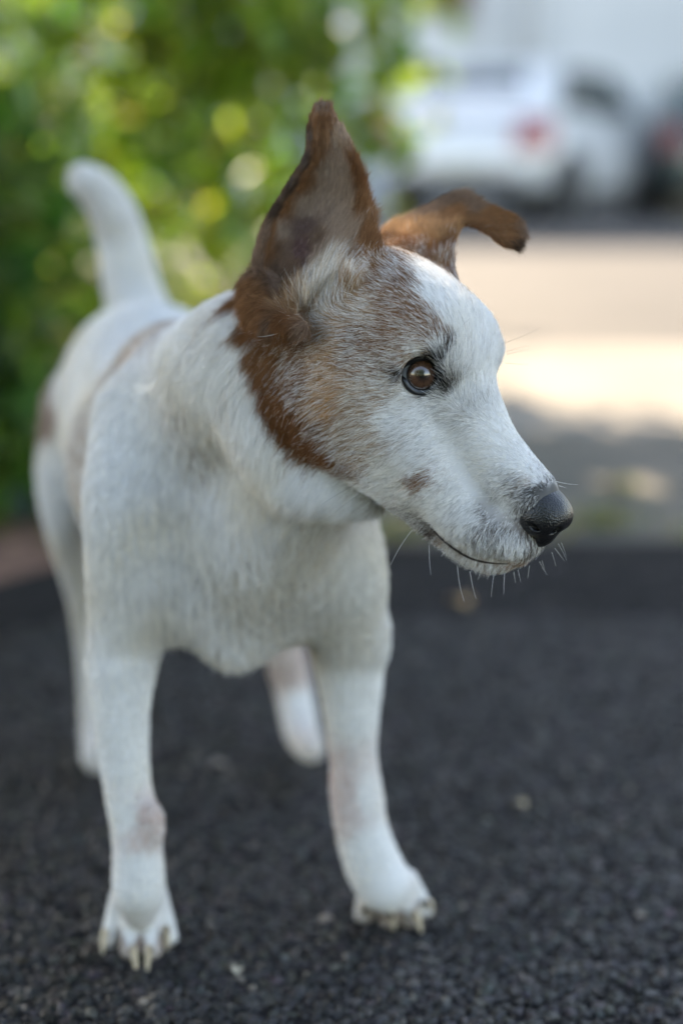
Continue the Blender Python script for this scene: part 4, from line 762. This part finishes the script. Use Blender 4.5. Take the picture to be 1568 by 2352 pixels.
m_eye = mat('eye', .25, spec=.5); a_ = N(m_eye, 'ShaderNodeAttribute', attribute_name='iris'); b_ = m_eye.node_tree.nodes['Principled BSDF']; lk(m_eye, a_.outputs['Color'], b_.inputs['Base Color'])
b_.inputs['Coat Weight'].default_value = 1; b_.inputs['Coat Roughness'].default_value = .0; b_.inputs['Coat IOR'].default_value = 1.6
m_lid = mat('eyelid skin', .33, (.010, .010, .012), .5)
eye(1); eye(-1)

# ---- claws and whiskers
def tube_mesh(name, pts, rads, sides=6):
    pts = np.asarray(pts, float); vs = []
    for i, p in enumerate(pts):
        t = pts[min(i+1, len(pts)-1)]-pts[max(i-1, 0)]; t /= np.linalg.norm(t)
        a = np.cross(t, (.3, .5, .81)); a /= np.linalg.norm(a); b = np.cross(t, a)
        vs += [p+rads[i]*(math.cos(u)*a+math.sin(u)*b) for u in np.arange(sides)*2*math.pi/sides]
    n = len(pts); fs = [(i*sides+j, i*sides+(j+1) % sides, (i+1)*sides+(j+1) % sides, (i+1)*sides+j) for i in range(n-1) for j in range(sides)]
    return np_mesh(name, np.array(vs), np.array(fs))
m_claw = mat('horn', .4, (.58, .49, .37), .5)
for x, y, x2, y2, d in [(244, 2140, 236, 2192, .836), (303, 2180, 313, 2230, .829), (345, 2180, 338, 2230, .829), (382, 2135, 384, 2182, .834),
                        (836, 2092, 838, 2112, .872), (897, 2104, 905, 2136, .872), (950, 2100, 966, 2142, .872), (980, 2078, 992, 2100, .876)]:
    a_, b_ = G(x, y, .017), G(x2, y2, .0018); pts = [a_+(b_-a_)*t+np.array((0, 0, .004*math.sin(math.pi*t))) for t in np.linspace(0, 1, 6)]
    part('claw', tube_mesh('claw', pts, [.0026, .0026, .0024, .0021, .0017, .0009], 8), m_claw)
m_lip = mat('lip skin', .45, (.020, .014, .013), .4)
for q_l in (lipd, np.array([mirror(q) for q in lipd])):
    part('lip', tube_mesh('lip', q_l, .0008*np.sin(np.linspace(.1, math.pi-.05, len(q_l)))**.9*np.linspace(1.1, .7, len(q_l)), 8), m_lip)
m_wd = mat('dark whisker', .4, (.02, .018, .017)); m_wl = mat('pale whisker', .4, (.75, .72, .68))
WH = [(1038, 768, 1078, 732, 1, 0, .01), (1162, 786, 1242, 748, .6, 8, .02), (1168, 806, 1215, 795, .6, -4, .015), (1170, 812, 1218, 803, .6, -4, .015), (1165, 834, 1212, 836, .6, 3, .015), (826, 1107, 742, 1158, 1, 4, -.01), (832, 1130, 775, 1174, 1, 4, -.01),
      (1278, 1106, 1328, 1112, 0, 8, .004), (1285, 1116, 1300, 1120, 0, 3, .004), (1051, 1310, 1068, 1382, 0, 9, -.01), (1080, 1320, 1094, 1376, 0, 5, -.008), (1133, 1325, 1128, 1372, 0, 3, -.005), (1158, 1322, 1157, 1365, 0, 3, -.005), (1190, 1312, 1196, 1336, 0, 3, 0), (1180, 1316, 1184, 1340, 0, 3, 0), (1215, 1303, 1212, 1330, 0, 2, 0), (1240, 1293, 1256, 1320, 0, 3, .003), (1284, 1253, 1300, 1288, 0, -5, .003), (1290, 1250, 1299, 1280, 0, -7, .003), (1276, 1262, 1296, 1290, 0, -3, .003), (1268, 1272, 1276, 1300, 0, -2, .003), (1245, 1290, 1250, 1308, 0, -2, .003),
      (940, 1225, 898, 1300, 0, 8, -.02), (985, 1260, 990, 1320, 0, 4, -.02), (1088, 1142, 1180, 1142, 0, -3, -.006), (640, 765, 590, 772, 0, -9, -.004), (720, 895, 686, 918, 0, 5, -.006), (870, 1110, 800, 1150, 0, 6, -.01)]
for x, y, x2, y2, dk, sag, dd in WH:
    h = hit(x, y) or hit(x-12, y-8) or hit(x-18, y+6) or hit(x-25, y)
    d0 = float((h[0]-CAM)@CV) if h else .72
    pts = [P(x+(x2-x)*t-(y2-y)/90*sag*math.sin(t*2.6)*.5, y+(y2-y)*t+(x2-x)/90*sag*math.sin(t*2.6)*.5, d0-.001+dd*t) for t in np.linspace(-.12, 1, 9)]
    part('whisker', tube_mesh('whisker', pts, np.linspace(.00009, .00003, 9), 4), m_wd if dk else m_wl)
tag(dog, 'white terrier with brown patched head, one ear up and one folded, standing on the asphalt', 'dog')
